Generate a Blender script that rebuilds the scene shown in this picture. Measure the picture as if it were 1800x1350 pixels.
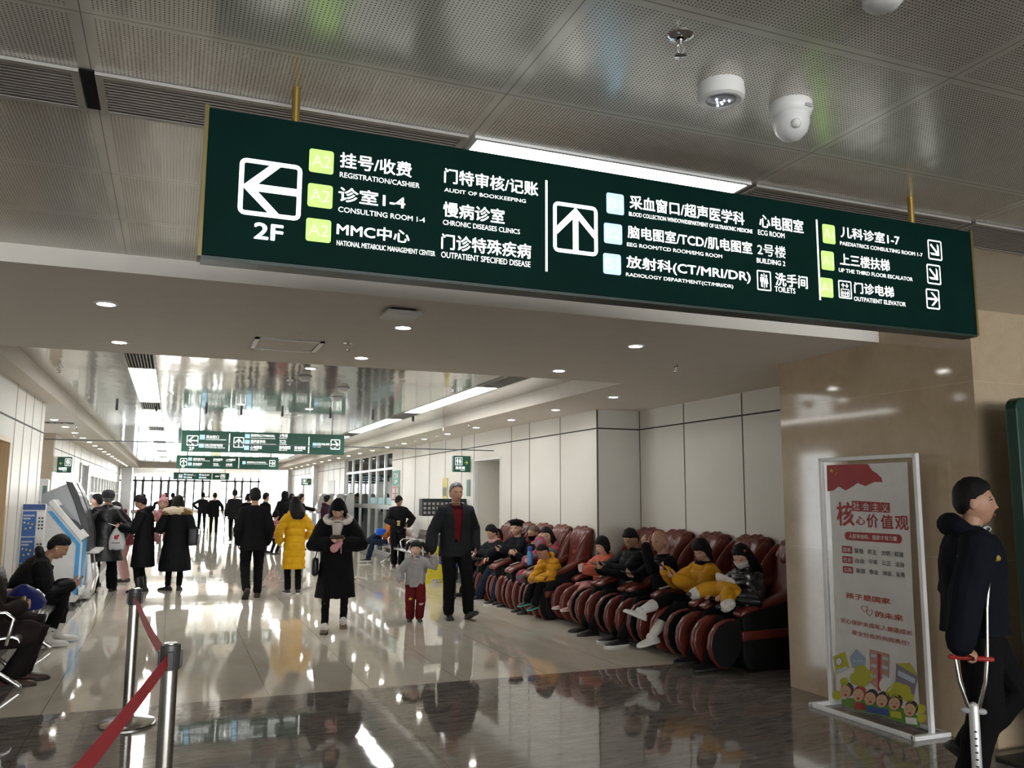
import bpy, bmesh, math, random
import numpy as np
from mathutils import Vector, Matrix, noise
random.seed(4); PI = math.pi
for o in list(bpy.data.objects): bpy.data.objects.remove(o)
SC = bpy.context.scene; COL = SC.collection

# ---------------------------------------------------------------- camera
EYE = 1.6
cam = bpy.data.cameras.new('camera'); cam.sensor_width = 36.0; cam.lens = 36.0*1480/1800
cam.clip_start = 0.05; cam.clip_end = 300
camo = bpy.data.objects.new('camera', cam); COL.objects.link(camo); SC.camera = camo
RW = ((0.9284915, -0.0531419, -0.36753159), (-0.37132826, -0.12128813, -0.92054577), (0.00434233, 0.99119379, -0.13234808))
camo.matrix_world = Matrix.Translation((0, 0, EYE)) @ Matrix(RW).to_4x4()
# ---------------------------------------------------------------- world, exposure, daylight
W = bpy.data.worlds.new('daylight'); SC.world = W; W.use_nodes = True
bg = W.node_tree.nodes['Background']; bg.inputs[0].default_value = (0.93, 0.97, 1.0, 1); bg.inputs[1].default_value = 3.2
vs = SC.view_settings; vs.view_transform = 'Standard'; vs.look = 'None'; vs.exposure = 1.28; vs.gamma = 1.0; vs.use_curve_mapping = False
def area(name, loc, sx, sy, energy, rot, col=(1, 1, 1)):
    l = bpy.data.lights.new(name, 'AREA'); l.shape = 'RECTANGLE'; l.size = sx; l.size_y = sy; l.energy = energy; l.color = col
    o = bpy.data.objects.new(name, l); o.location = loc; o.rotation_euler = rot; COL.objects.link(o); return o
area('window_daylight', (4, 92.0, 2.4), 14, 2.6, 5200, (-PI/2, 0, 0), (0.97, 0.99, 1))
area('rear_window_daylight', (2.0, -10.9, 1.75), 13, 1.6, 430, (PI/2, 0, 0), (0.96, 0.98, 1))
STRIP, DOWN, LIT = 7.0, 24.0, .55

# ---------------------------------------------------------------- materials
MATS = {}
def mat(name, col, rough=0.5, metal=0.0, emit=0, var=0.06, vscale=6, bump=0, bscale=80, spec=0.5, coat=0, sheen=0, alpha=1, trans=0, ior=1.45):
    if name in MATS: return MATS[name]
    m = bpy.data.materials.new(name); m.use_nodes = True; nt = m.node_tree; N = nt.nodes; L = nt.links
    b = N['Principled BSDF']; c4 = (*col, 1)
    b.inputs['Base Color'].default_value = c4; b.inputs['Roughness'].default_value = rough; b.inputs['Metallic'].default_value = metal
    b.inputs['Specular IOR Level'].default_value = spec; b.inputs['Coat Weight'].default_value = coat; b.inputs['Sheen Weight'].default_value = sheen
    b.inputs['Transmission Weight'].default_value = trans; b.inputs['IOR'].default_value = ior; b.inputs['Alpha'].default_value = alpha
    if emit:
        b.inputs['Emission Color'].default_value = c4; b.inputs['Emission Strength'].default_value = emit
    tc = N.new('ShaderNodeTexCoord')
    if var:
        n = N.new('ShaderNodeTexNoise'); n.inputs['Scale'].default_value = vscale; n.inputs['Detail'].default_value = 5
        r = N.new('ShaderNodeValToRGB'); e = r.color_ramp.elements; e[0].position = .3; e[1].position = .7
        e[0].color = (*[max(0, c*(1-var)) for c in col], 1); e[1].color = (*[min(1, c*(1+var)) for c in col], 1)
        L.new(tc.outputs['Object'], n.inputs['Vector']); L.new(n.outputs['Fac'], r.inputs['Fac']); L.new(r.outputs['Color'], b.inputs['Base Color'])
        if emit: L.new(r.outputs['Color'], b.inputs['Emission Color'])
    if bump:
        n2 = N.new('ShaderNodeTexNoise'); n2.inputs['Scale'].default_value = bscale; n2.inputs['Detail'].default_value = 4
        bp = N.new('ShaderNodeBump'); bp.inputs['Strength'].default_value = bump; bp.inputs['Distance'].default_value = .01
        L.new(tc.outputs['Object'], n2.inputs['Vector']); L.new(n2.outputs['Fac'], bp.inputs['Height']); L.new(bp.outputs['Normal'], b.inputs['Normal'])
    MATS[name] = m; return m
def math_node(nt, op, a, b=None, c=None):
    n = nt.nodes.new('ShaderNodeMath'); n.operation = op
    for i, v in enumerate((a, b, c)):
        if v is None: continue
        if isinstance(v, (int, float)): n.inputs[i].default_value = v
        else: nt.links.new(v, n.inputs[i])
    return n.outputs[0]
def mixc(nt, f, a, b):
    n = nt.nodes.new('ShaderNodeMix'); n.data_type = 'RGBA'
    if isinstance(f, (int, float)): n.inputs[0].default_value = f
    else: nt.links.new(f, n.inputs[0])
    for k, v in ((6, a), (7, b)):
        if isinstance(v, tuple): n.inputs[k].default_value = (*v, 1)
        else: nt.links.new(v, n.inputs[k])
    return n.outputs[2]
def ramp(nt, fac, stops):
    n = nt.nodes.new('ShaderNodeValToRGB'); cr = n.color_ramp
    while len(cr.elements) < len(stops): cr.elements.new(.5)
    for e, (p, c) in zip(cr.elements, stops): e.position = p; e.color = (*c, 1)
    nt.links.new(fac, n.inputs[0]); return n.outputs[0]
def noise_tex(nt, vec, scale, detail=6, rough=.55, dist=0):
    n = nt.nodes.new('ShaderNodeTexNoise'); n.inputs['Scale'].default_value = scale; n.inputs['Detail'].default_value = detail
    n.inputs['Roughness'].default_value = rough; n.inputs['Distortion'].default_value = dist
    nt.links.new(vec, n.inputs['Vector']); return n.outputs['Fac']
def mapping(nt, vec, scale):
    n = nt.nodes.new('ShaderNodeMapping'); n.inputs['Scale'].default_value = scale; nt.links.new(vec, n.inputs['Vector']); return n.outputs[0]
def base_mat(name):
    m = bpy.data.materials.new(name); m.use_nodes = True; nt = m.node_tree; b = nt.nodes['Principled BSDF']
    g = nt.nodes.new('ShaderNodeTexCoord'); sep = nt.nodes.new('ShaderNodeSeparateXYZ'); nt.links.new(g.outputs['Object'], sep.inputs[0])
    MATS[name] = m; return m, nt, b, g.outputs['Object'], sep.outputs
def grid_line(nt, v, off, step, half):      # 1 on the joint lines
    a = math_node(nt, 'SUBTRACT', v, off); f = math_node(nt, 'PINGPONG', a, step/2)
    return math_node(nt, 'LESS_THAN', f, half)
def floor_material():
    m, nt, b, P, (X, Y, Z) = base_mat('polished floor tile')
    warp = mapping(nt, P, (1.2, .5, 1))
    cream = ramp(nt, noise_tex(nt, warp, 2.2, 8, .6, .8), [(.3, (.50, .455, .375)), (.55, (.58, .535, .455)), (.75, (.63, .585, .51))])
    vein = noise_tex(nt, mapping(nt, P, (.7, 3.5, 1)), 5, 10, .68, 1.2)
    dark = ramp(nt, vein, [(.32, (.105, .091, .081)), (.52, (.18, .159, .142)), (.66, (.235, .21, .19)), (.80, (.34, .30, .27))])
    zone = math_node(nt, 'MAXIMUM', math_node(nt, 'LESS_THAN', Y, 7.25), math_node(nt, 'MAXIMUM', math_node(nt, 'LESS_THAN', X, -1.14), math_node(nt, 'MULTIPLY', math_node(nt, 'GREATER_THAN', X, 5.0), math_node(nt, 'LESS_THAN', Y, 40))))
    c = mixc(nt, zone, cream, dark)
    jx = grid_line(nt, X, -.81, .81, .0022); jy = grid_line(nt, Y, 7.25, .81, .0012)
    c = mixc(nt, math_node(nt, 'MULTIPLY', jx, .75), c, (.05, .045, .04)); c = mixc(nt, math_node(nt, 'MULTIPLY', jy, .35), c, (.08, .07, .06))
    nt.links.new(c, b.inputs['Base Color'])
    rg = math_node(nt, 'MULTIPLY_ADD', noise_tex(nt, P, 1.3, 3), .05, .015); nt.links.new(rg, b.inputs['Roughness'])
    b.inputs['Specular IOR Level'].default_value = .62
    bp = nt.nodes.new('ShaderNodeBump'); bp.inputs['Strength'].default_value = .05; bp.inputs['Distance'].default_value = .02
    nt.links.new(noise_tex(nt, P, 1.7, 2), bp.inputs['Height']); nt.links.new(bp.outputs['Normal'], b.inputs['Normal'])
    return m
def perforated_material():
    m, nt, b, P, (X, Y, Z) = base_mat('perforated ceiling metal')
    p = .0118
    fx = math_node(nt, 'SUBTRACT', math_node(nt, 'FRACT', math_node(nt, 'DIVIDE', X, p)), .5); fy = math_node(nt, 'SUBTRACT', math_node(nt, 'FRACT', math_node(nt, 'DIVIDE', Y, p)), .5)
    d = math_node(nt, 'ADD', math_node(nt, 'MULTIPLY', fx, fx), math_node(nt, 'MULTIPLY', fy, fy)); hole = math_node(nt, 'LESS_THAN', d, .042)
    bx = grid_line(nt, X, -.30, 1.235, .028); by = grid_line(nt, Y, 2.40, .62, .022); rim = math_node(nt, 'MAXIMUM', bx, by)
    hole = math_node(nt, 'MULTIPLY', hole, math_node(nt, 'SUBTRACT', 1, rim))
    jl = math_node(nt, 'MAXIMUM', grid_line(nt, X, -.30, 1.235, .0016), grid_line(nt, Y, 2.40, .62, .0016))
    c = mixc(nt, hole, (.66, .635, .57), (.06, .057, .05)); c = mixc(nt, math_node(nt, 'MULTIPLY', jl, .8), c, (.10, .095, .085))
    nt.links.new(c, b.inputs['Base Color']); b.inputs['Roughness'].default_value = .26; b.inputs['Metallic'].default_value = .35
    wv = noise_tex(nt, mapping(nt, P, (2.5, .8, 1)), 2.2, 2); bp = nt.nodes.new('ShaderNodeBump'); bp.inputs['Strength'].default_value = .18; bp.inputs['Distance'].default_value = .05
    nt.links.new(wv, bp.inputs['Height']); nt.links.new(bp.outputs['Normal'], b.inputs['Normal']); return m
def gloss_ceiling_material():
    m, nt, b, P, (X, Y, Z) = base_mat('glossy ceiling panel')
    jl = math_node(nt, 'MAXIMUM', grid_line(nt, X, -.91, .62, .003), math_node(nt, 'MULTIPLY', grid_line(nt, Y, 9.8, 1.2, .002), .5))
    c = mixc(nt, math_node(nt, 'MULTIPLY', jl, .6), (.58, .565, .53), (.8, .8, .78)); nt.links.new(c, b.inputs['Base Color'])
    b.inputs['Roughness'].default_value = .085; b.inputs['Metallic'].default_value = .62
    wv = noise_tex(nt, mapping(nt, P, (2.6, 1.3, 1)), 1.6, 2); bp = nt.nodes.new('ShaderNodeBump'); bp.inputs['Strength'].default_value = .045; bp.inputs['Distance'].default_value = .05
    nt.links.new(wv, bp.inputs['Height']); nt.links.new(bp.outputs['Normal'], b.inputs['Normal']); return m
def marble_material():
    m, nt, b, P, (X, Y, Z) = base_mat('beige marble')
    c = ramp(nt, noise_tex(nt, P, 3, 10, .7, .3), [(.25, (.36, .275, .175)), (.5, (.43, .335, .225)), (.75, (.48, .385, .27))])
    sp = noise_tex(nt, P, 60, 4, .7); c = mixc(nt, math_node(nt, 'MULTIPLY', math_node(nt, 'GREATER_THAN', sp, .62), .35), c, (.28, .2, .12))
    jz = grid_line(nt, Z, 2.39, 1.2, .0018); c = mixc(nt, math_node(nt, 'MULTIPLY', jz, .5), c, (.62, .54, .42)); nt.links.new(c, b.inputs['Base Color'])
    b.inputs['Roughness'].default_value = .07; b.inputs['Specular IOR Level'].default_value = .45; return m
def wood_material():
    m, nt, b, P, (X, Y, Z) = base_mat('pale oak door')
    c = ramp(nt, noise_tex(nt, mapping(nt, P, (8, 8, .6)), 6, 6, .6, .6), [(.3, (.50, .34, .17)), (.7, (.62, .45, .25))]); nt.links.new(c, b.inputs['Base Color']); b.inputs['Roughness'].default_value = .4; return m
def camo_fabric(name, cols, scale, rough=.8):
    m, nt, b, P, s = base_mat(name); f = noise_tex(nt, P, scale, 1, .4)
    k = len(cols); st = [(.36+.3*i/k, c) for i, c in enumerate(cols)]; c = ramp(nt, f, st); nt.nodes[-1].color_ramp.interpolation = 'CONSTANT'; nt.links.new(c, b.inputs['Base Color']); b.inputs['Roughness'].default_value = rough; return m
FLOOR, PERF, GLOSSC, MARBLE, OAK = floor_material(), perforated_material(), gloss_ceiling_material(), marble_material(), wood_material()
PLASTER = mat('warm plaster', (.76, .715, .65), .7, var=.02, bump=.02, bscale=150)
WHITEP = mat('white painted wall panel', (.68, .655, .60), .45, var=.025, vscale=1.2)
GROOVE = mat('dark panel joint', (.03, .028, .025), .6, var=0)
ALU = mat('brushed aluminium', (.55, .55, .54), .35, .9)
STEEL = mat('stainless steel', (.40, .385, .36), .22, 1.0, bump=.02, bscale=20)
CHROME = mat('chrome', (.7, .7, .7), .1, 1.0, var=0)
BLACKP = mat('black plastic', (.018, .018, .02), .4)
GREYP = mat('grey plastic', (.33, .33, .34), .45)
WHITEPL = mat('white plastic', (.70, .70, .68), .4)
WHITEM = mat('white powder-coated metal', (.74, .74, .73), .4)
GREEN = mat('dark green sign face', (.0020, .0165, .0130), .5, var=.1, spec=.04)
GREEN2 = mat('green sign face', (.012, .105, .068), .4, var=.06)
LITW = mat('lit white lettering', (1, 1, .98), .5, emit=LIT, var=0)
LITG = mat('lit lime square', (.40, .72, .16), .5, emit=.40, var=0)
LITG2 = mat('lit pale lettering on lime', (.62, .90, .40), .5, emit=.42, var=0)
LITB = mat('lit blue square', (.42, .70, .92), .5, emit=.40, var=0)
LITB2 = mat('lit pale lettering on blue', (.62, .86, 1), .5, emit=.40, var=0)
LIGHTM = mat('light diffuser', (1, .985, .95), .5, emit=STRIP, var=0)
DOWNM = mat('downlight lens', (1, .97, .92), .5, emit=DOWN, var=0)
LEATHER = mat('red brown leather', (.115, .022, .014), .33, var=.15, vscale=9, bump=.12, bscale=35)
LEATHER2 = mat('dark red trim leather', (.105, .015, .010), .4, var=.1)
BLACKL = mat('black upholstery', (.004, .004, .004), .65, spec=.25)
GLASS = mat('clear glass', (.93, .97, .96), .02, var=0, trans=1, ior=1.02, spec=.5)
SCREEN = mat('dark screen glass', (.02, .022, .025), .08)

# ---------------------------------------------------------------- mesh helpers
def tag(o, label=None, cat=None, group=None, kind=None):
    if label: o['label'] = label
    if cat: o['category'] = cat
    if group: o['group'] = group
    if kind: o['kind'] = kind
    return o
def empty(name, loc=(0, 0, 0), rz=0, label=None, cat=None, group=None, kind=None):
    o = bpy.data.objects.new(name, None); o.empty_display_size = .1; COL.objects.link(o); o.location = loc; o.rotation_euler = (0, 0, rz)
    return tag(o, label, cat, group, kind)
class MB:
    def __init__(s): s.v = []; s.f = []; s.m = []; s.T = Matrix()
    def add(s, vs, fs, mi=0):
        b = len(s.v); s.v += [tuple(s.T @ Vector(v)) for v in vs]
        s.f += [tuple(b+i for i in f) for f in fs]; s.m += [mi]*len(fs); return s
    def box(s, x0, x1, y0, y1, z0, z1, mi=0):
        return s.add([(x, y, z) for z in (z0, z1) for y in (y0, y1) for x in (x0, x1)], [(0, 2, 3, 1), (4, 5, 7, 6), (0, 1, 5, 4), (2, 6, 7, 3), (0, 4, 6, 2), (1, 3, 7, 5)], mi)
    def rbox(s, x0, x1, y0, y1, z0, z1, r=.01, mi=0):       # box with rounded edges
        bm = bmesh.new(); bmesh.ops.create_cube(bm, size=1)
        for v in bm.verts: v.co = Vector(((x0+x1)/2+v.co.x*(x1-x0), (y0+y1)/2+v.co.y*(y1-y0), (z0+z1)/2+v.co.z*(z1-z0)))
        bmesh.ops.bevel(bm, geom=bm.edges[:], offset=min(r, .49*min(x1-x0, y1-y0, z1-z0)), segments=3, affect='EDGES', profile=.5)
        return s.bm(bm, mi)
    def bm(s, bm, mi=0):
        bm.verts.index_update(); s.add([v.co[:] for v in bm.verts], [[v.index for v in f.verts] for f in bm.faces], mi); bm.free(); return s
    def prism(s, poly, h0, h1, axis='x', mi=0, bevel=0):    # polygon in the plane across axis
        def P(a, b, h): return (h, a, b) if axis == 'x' else ((a, h, b) if axis == 'y' else (a, b, h))
        n = len(poly); vs = [P(a, b, h0) for a, b in poly]+[P(a, b, h1) for a, b in poly]
        fs = [tuple(range(n)), tuple(range(2*n-1, n-1, -1))]+[(i, i+n, (i+1) % n+n, (i+1) % n) for i in range(n)]
        bm = bmesh.new(); bv = [bm.verts.new(v) for v in vs]
        for f in fs: bm.faces.new([bv[i] for i in f])
        bmesh.ops.recalc_face_normals(bm, faces=bm.faces[:])
        if bevel:
            es = [e for e in bm.edges if any(len(f.verts) == n and n > 4 for f in e.link_faces)] if n > 4 else bm.edges[:]
            bmesh.ops.bevel(bm, geom=es, offset=bevel, segments=3, affect='EDGES', profile=.5, clamp_overlap=True)
        return s.bm(bm, mi)
    def cyl(s, p, q, r, r2=None, n=16, mi=0, cap=True):
        p = Vector(p); q = Vector(q); d = (q-p).normalized(); a = d.orthogonal().normalized(); b = d.cross(a); r2 = r if r2 is None else r2
        vs = [p+(a*math.cos(2*PI*i/n)+b*math.sin(2*PI*i/n))*r for i in range(n)]+[q+(a*math.cos(2*PI*i/n)+b*math.sin(2*PI*i/n))*r2 for i in range(n)]
        fs = [(i, (i+1) % n, (i+1) % n+n, i+n) for i in range(n)]
        if cap: fs += [tuple(range(n-1, -1, -1)), tuple(range(n, 2*n))]
        return s.add(vs, fs, mi)
    def lathe(s, prof, n=24, mi=0, c=(0, 0, 0)):
        vs = [(c[0]+r*math.cos(2*PI*i/n), c[1]+r*math.sin(2*PI*i/n), c[2]+z) for r, z in prof for i in range(n)]
        fs = [(k*n+i, k*n+(i+1) % n, (k+1)*n+(i+1) % n, (k+1)*n+i) for k in range(len(prof)-1) for i in range(n)]
        fs += [tuple(range(n-1, -1, -1)), tuple(range((len(prof)-1)*n, len(prof)*n))]
        return s.add(vs, fs, mi)
    def rings(s, R, mi=0, cap=True):                        # list of equal-length point rings
        n = len(R[0]); vs = [tuple(p) for r in R for p in r]
        fs = [(k*n+i, k*n+(i+1) % n, (k+1)*n+(i+1) % n, (k+1)*n+i) for k in range(len(R)-1) for i in range(n)]
        if cap: fs += [tuple(range(n-1, -1, -1)), tuple(range((len(R)-1)*n, len(R)*n))]
        return s.add(vs, fs, mi)
    def tube(s, pts, rad, n=10, mi=0, ell=1.0, up=None, ends=True):   # swept round tube with rounded ends
        P = [Vector(p) for p in pts]; m = len(P); rad = [rad]*m if isinstance(rad, (int, float)) else list(rad); R = []
        a = None
        def ring(c, d, r):
            nonlocal a
            if a is None: a = (Vector(up)-d*d.dot(Vector(up))).normalized() if up else d.orthogonal().normalized()
            a = (a-d*a.dot(d)).normalized(); b = d.cross(a)
            return [c+a*(math.cos(2*PI*i/n)*r*ell)+b*(math.sin(2*PI*i/n)*r) for i in range(n)]
        D = [((P[min(i+1, m-1)]-P[max(i-1, 0)]).normalized()) for i in range(m)]
        if ends:
            for t in (.3, .75): R.append(ring(P[0]-D[0]*rad[0]*math.sqrt(1-t*t), D[0], rad[0]*t))
        for i in range(m): R.append(ring(P[i], D[i], rad[i]))
        if ends:
            for t in (.75, .3): R.append(ring(P[-1]+D[-1]*rad[-1]*math.sqrt(1-t*t), D[-1], rad[-1]*t))
        return s.rings(R, mi)
    def ball(s, c, rx, ry=None, rz=None, n=16, M=None, mi=0):
        ry = rx if ry is None else ry; rz = rx if rz is None else rz; M = M or Matrix.Identity(3); c = Vector(c); R = []
        for k in range(1, n//2):
            t = PI*k/(n//2); R.append([c+M@Vector((rx*math.sin(t)*math.cos(2*PI*i/n), ry*math.sin(t)*math.sin(2*PI*i/n), -rz*math.cos(t))) for i in range(n)])
        return s.rings(R, mi)
    def mesh(s, name='m', mats=()):
        me = bpy.data.meshes.new(name); me.from_pydata(s.v, [], s.f)
        for m in mats: me.materials.append(m)
        for p, i in zip(me.polygons, s.m): p.material_index = i
        return me
    def build(s, name, mats, parent=None, smooth=False, **kw):
        mats = mats if isinstance(mats, (list, tuple)) else [mats]
        me = s.mesh(name, mats); fix_normals(me)
        o = bpy.data.objects.new(name, me); COL.objects.link(o)
        if smooth: shade(me, smooth if not isinstance(smooth, bool) else 40)
        if parent: o.parent = parent
        return tag(o, **kw)
def fix_normals(me):
    bm = bmesh.new(); bm.from_mesh(me); bmesh.ops.recalc_face_normals(bm, faces=bm.faces[:]); bm.to_mesh(me); bm.free()
def shade(me, ang=40):
    me.polygons.foreach_set('use_smooth', [True]*len(me.polygons))
    if ang < 180: me.set_sharp_from_angle(angle=math.radians(ang))
def struct(mb, name, mats, **kw): return mb.build(name, mats, kind='structure', **kw)
def link_copy(o, parent=None):
    c = o.copy(); COL.objects.link(c); c.parent = parent
    for ch in o.children: link_copy(ch, c)
    return c
def at(px, py, X=None, Y=None, Z=None):         # the point of the place seen at a pixel of the 1800 x 1350 frame
    c = Vector((px-900, -(py-675), -1480)); r = Matrix(RW) @ c
    t = (Z-EYE)/r.z if Z is not None else (Y/r.y if Y is not None else X/r.x)
    return Vector((0, 0, EYE))+r*t
# lettering: (text, x0, z0, x1, z1, material index, bold)
_txt = {}
def text_polys(s, bold=0.0):
    k = (s, bold)
    if k in _txt: return _txt[k]
    cu = bpy.data.curves.new('t', 'FONT'); cu.body = s; cu.offset = bold; cu.resolution_u = 3; cu.fill_mode = 'FRONT'
    o = bpy.data.objects.new('t', cu); COL.objects.link(o); bpy.context.view_layer.update()
    me = bpy.data.meshes.new_from_object(o.evaluated_get(bpy.context.evaluated_depsgraph_get()))
    n = len(me.vertices); co = np.zeros(n*3); me.vertices.foreach_get('co', co); co = co.reshape(-1, 3)
    fs = [tuple(p.vertices) for p in me.polygons]
    bpy.data.objects.remove(o); bpy.data.curves.remove(cu); bpy.data.meshes.remove(me)
    lo = co.min(0); hi = co.max(0); _txt[k] = (((co-lo)/np.maximum(hi-lo, 1e-6)), fs, hi-lo); return _txt[k]
LIFT = Vector((0, -.00012, 0))
def put_text(mb, s, x0, z0, x1, z1, P, mi=0, bold=0.012, lift=None):
    lift = LIFT if lift is None else lift
    co, fs, ext = text_polys(s, 0.0); bx = bold*.8/max(ext[0], .1); bz = bold*.8/max(ext[1], .1)
    for k, (dx, dz) in enumerate(((-1, -.5), (1, .5), (-.5, 1), (.5, -1)) if bold else ((0, 0),)):     # heavier strokes from slightly shifted copies
        mb.add([Vector(P(x0+(x1-x0)*(c[0]+dx*bx), z0+(z1-z0)*(c[1]+dz*bz)))+lift*k for c in co], fs, mi)
def put_poly(mb, pts, P, mi=0): mb.add([P(a, b) for a, b in pts], [tuple(range(len(pts)))], mi)
def put_frame(mb, x0, z0, x1, z1, w, P, mi=0, r=.012):    # rounded outline, w thick
    def rr(a, b, c, d, r):
        o = []
        for cx, cz, s in ((c-r, d-r, 0), (a+r, d-r, 90), (a+r, b+r, 180), (c-r, b+r, 270)):
            for k in range(4): t = math.radians(s+30*k); o.append((cx+r*math.cos(t), cz+r*math.sin(t)))
        return o
    A = rr(x0, z0, x1, z1, r); B = rr(x0+w, z0+w, x1-w, z1-w, max(r-w, .002)); n = len(A)
    mb.add([P(*p) for p in A]+[P(*p) for p in B], [(i, (i+1) % n, (i+1) % n+n, i+n) for i in range(n)], mi)
def put_rrect(mb, x0, z0, x1, z1, P, mi=0, r=.008):
    o = []
    for cx, cz, s in ((x1-r, z1-r, 0), (x0+r, z1-r, 90), (x0+r, z0+r, 180), (x1-r, z0+r, 270)):
        for k in range(4): t = math.radians(s+30*k); o.append((cx+r*math.cos(t), cz+r*math.sin(t)))
    put_poly(mb, o, P, mi)
def put_disc(mb, x, z, r, P, mi=0, n=16, rz=None): put_poly(mb, [(x+r*math.cos(2*PI*i/n), z+(rz or r)*math.sin(2*PI*i/n)) for i in range(n)], P, mi)
def put_arrow(mb, cx, cz, L, ang, P, mi=0, w=.13):        # arrow with a broad open head inside a square of side L
    c, s = math.cos(ang), math.sin(ang)
    def T(u, v): return (cx+L*(u*c-v*s), cz+L*(u*s+v*c))
    put_poly(mb, [T(-.46, -w/2), T(.30, -w/2), T(.30, w/2), T(-.46, w/2)], P, mi)
    for sg in (1, -1): put_poly(mb, [T(.46, 0), T(.02, .42*sg), T(-.16, .42*sg), T(.27, 0)] if sg > 0 else [T(.46, 0), T(.27, 0), T(-.16, -.42), T(.02, -.42)], P, mi)
def put_people(mb, x0, z0, x1, z1, P, mi=0, n=2):         # toilet or lift pictogram figures
    for k in range(n):
        cx = x0+(x1-x0)*(k+.5)/n; h = z1-z0; w = (x1-x0)/n*.36
        put_disc(mb, cx, z0+h*.88, h*.10, P, mi, 12)
        if k % 2 == 0: put_poly(mb, [(cx-w, z0+h*.74), (cx-w, z0+h*.40), (cx-w*.5, z0+h*.38), (cx-w*.5, z0), (cx+w*.5, z0), (cx+w*.5, z0+h*.38), (cx+w, z0+h*.40), (cx+w, z0+h*.74)], P, mi)
        else: put_poly(mb, [(cx-w*.6, z0+h*.74), (cx-w*1.15, z0+h*.28), (cx-w*.45, z0+h*.28), (cx-w*.4, z0), (cx+w*.4, z0), (cx+w*.45, z0+h*.28), (cx+w*1.15, z0+h*.28), (cx+w*.6, z0+h*.74)], P, mi)
# ---------------------------------------------------------------- glass, simple thin pane
def thin_glass(name, tint, refl=.08):
    m = bpy.data.materials.new(name); m.use_nodes = True; nt = m.node_tree; N = nt.nodes; N.remove(N['Principled BSDF'])
    t = N.new('ShaderNodeBsdfTransparent'); t.inputs[0].default_value = (*tint, 1); g = N.new('ShaderNodeBsdfGlossy'); g.inputs['Roughness'].default_value = .02
    fr = N.new('ShaderNodeFresnel'); fr.inputs[0].default_value = 1.3; mx = N.new('ShaderNodeMixShader')
    nt.links.new(fr.outputs[0], mx.inputs[0]); nt.links.new(t.outputs[0], mx.inputs[1]); nt.links.new(g.outputs[0], mx.inputs[2]); nt.links.new(mx.outputs[0], N['Material Output'].inputs[0])
    MATS[name] = m; return m
GLASS = thin_glass('clear glass pane', (.97, .985, .975)); GLASSB = thin_glass('greenish glass pane', (.86, .93, .90))

# ---------------------------------------------------------------- the shell
ZN, ZS, ZR, XR, XL = 2.89, 2.79, 2.97, 5.35, -1.62
struct(MB().box(-9, 13, -11, 90, -.12, 0), 'floor', FLOOR)
c = MB(); c.box(-9, 9, -11, 4.89, ZN, ZN+.5); struct(c, 'ceiling', [PERF])
c = MB()
c.box(-9, 5.01, 4.89, 6.06, ZS, 3.4); c.box(-9, 6.05, 6.06, 7.75, ZS, 3.4); c.box(4.35, 6.05, 7.75, 40, ZS, 3.4); c.box(-6, -1.42, 7.75, 40, ZS, 3.4); c.box(-9, 9, 40, 41.2, ZS, 3.4)
c.box(-9, 13, 41.2, 90, 3.35, 3.6)
struct(c, 'ceiling_soffit', PLASTER)
struct(MB().box(-1.42, 4.35, 7.75, 40, ZR, ZR+.4), 'ceiling_recess', GLOSSC)
# marble pillar on the near right
struct(MB().box(5.0, 9, 4.09, 6.06, 0, 2.9), 'wall_pillar', MARBLE)
# right wall: dark joints sit on the panels
def joints(mb, X, ys, z0, z1, side, zt=2.53, y0=None, y1=None, vm=1):
    for y in ys: mb.box(min(X, X+.004*side), max(X, X+.004*side), y-(.006 if vm == 1 else .004), y+(.006 if vm == 1 else .004), z0, z1, vm)
    if y0 is not None: mb.box(min(X, X+.005*side), max(X, X+.005*side), y0, y1, zt-.009, zt+.009, 1)
w = MB(); w.box(6.0, 6.4, 6.06, 10.24, 0, ZS); joints(w, 6.0, (6.78, 7.93, 9.12, 10.22), 0, ZS, -1, y0=6.06, y1=10.24); struct(w, 'wall_recess', [WHITEP, GROOVE])
w = MB(); w.box(XR, 6.4, 10.24, 13.93, 0, ZS); w.box(XR, 6.4, 13.93, 15.29, 2.27, ZS); w.box(XR, 6.4, 15.29, 21.9, 0, ZS); w.box(XR, XR+.2, 28.6, 58, 0, 3.35); w.box(6.2, 6.4, 13.93, 15.29, 0, 2.27); w.box(XR+.05, XR+.2, 21.9, 28.6, 2.74, ZS)
joints(w, XR, (10.26, 11.44, 12.62, 13.41, 15.35, 16.1, 17.2, 18.4, 19.6, 20.8), 0, ZS, -1, y0=10.24, y1=21.9); joints(w, XR, [29.4+1.2*k for k in range(24)], 0, 2.9, -1, y0=28.6, y1=58)
w.box(XR, 6.0, 10.234, 10.24, 2.521, 2.539, 1); w.box(XR-.004, XR+.004, 10.232, 10.245, 0, ZS, 1)
struct(w, 'wall_right', [WHITEP, GROOVE])
t = MB()
for y in (13.908, 15.282): t.box(XR-.012, XR+.05, y, y+.03, 0, 2.30)
t.box(XR-.011, XR+.049, 13.938, 15.282, 2.262, 2.298); struct(t, 'trim_1', WHITEM)
for i, y in enumerate((34.3, 42.5)): struct(MB().box(XR-.16, XR, y, y+.55, 0, ZS if y < 40 else 3.35), 'trim_%d' % (i+2), ALU)
for i, (y, wd) in enumerate(((47, .9), (38.2, .7), (52.5, .5), (54.5, .5))):
    d = MB(); d.box(XR-.02, XR, y, y+wd, 0 if i < 2 else 1.2, 2.2, 0); d.box(XR-.03, XR, y-.04, y, 0 if i < 2 else 1.2, 2.24, 1); d.box(XR-.03, XR, y+wd, y+wd+.04, 0 if i < 2 else 1.2, 2.24, 1)
    struct(d, 'door_%d' % (i+3) if i < 2 else 'window_%d' % (i+1), [GREYP, ALU])
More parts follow.
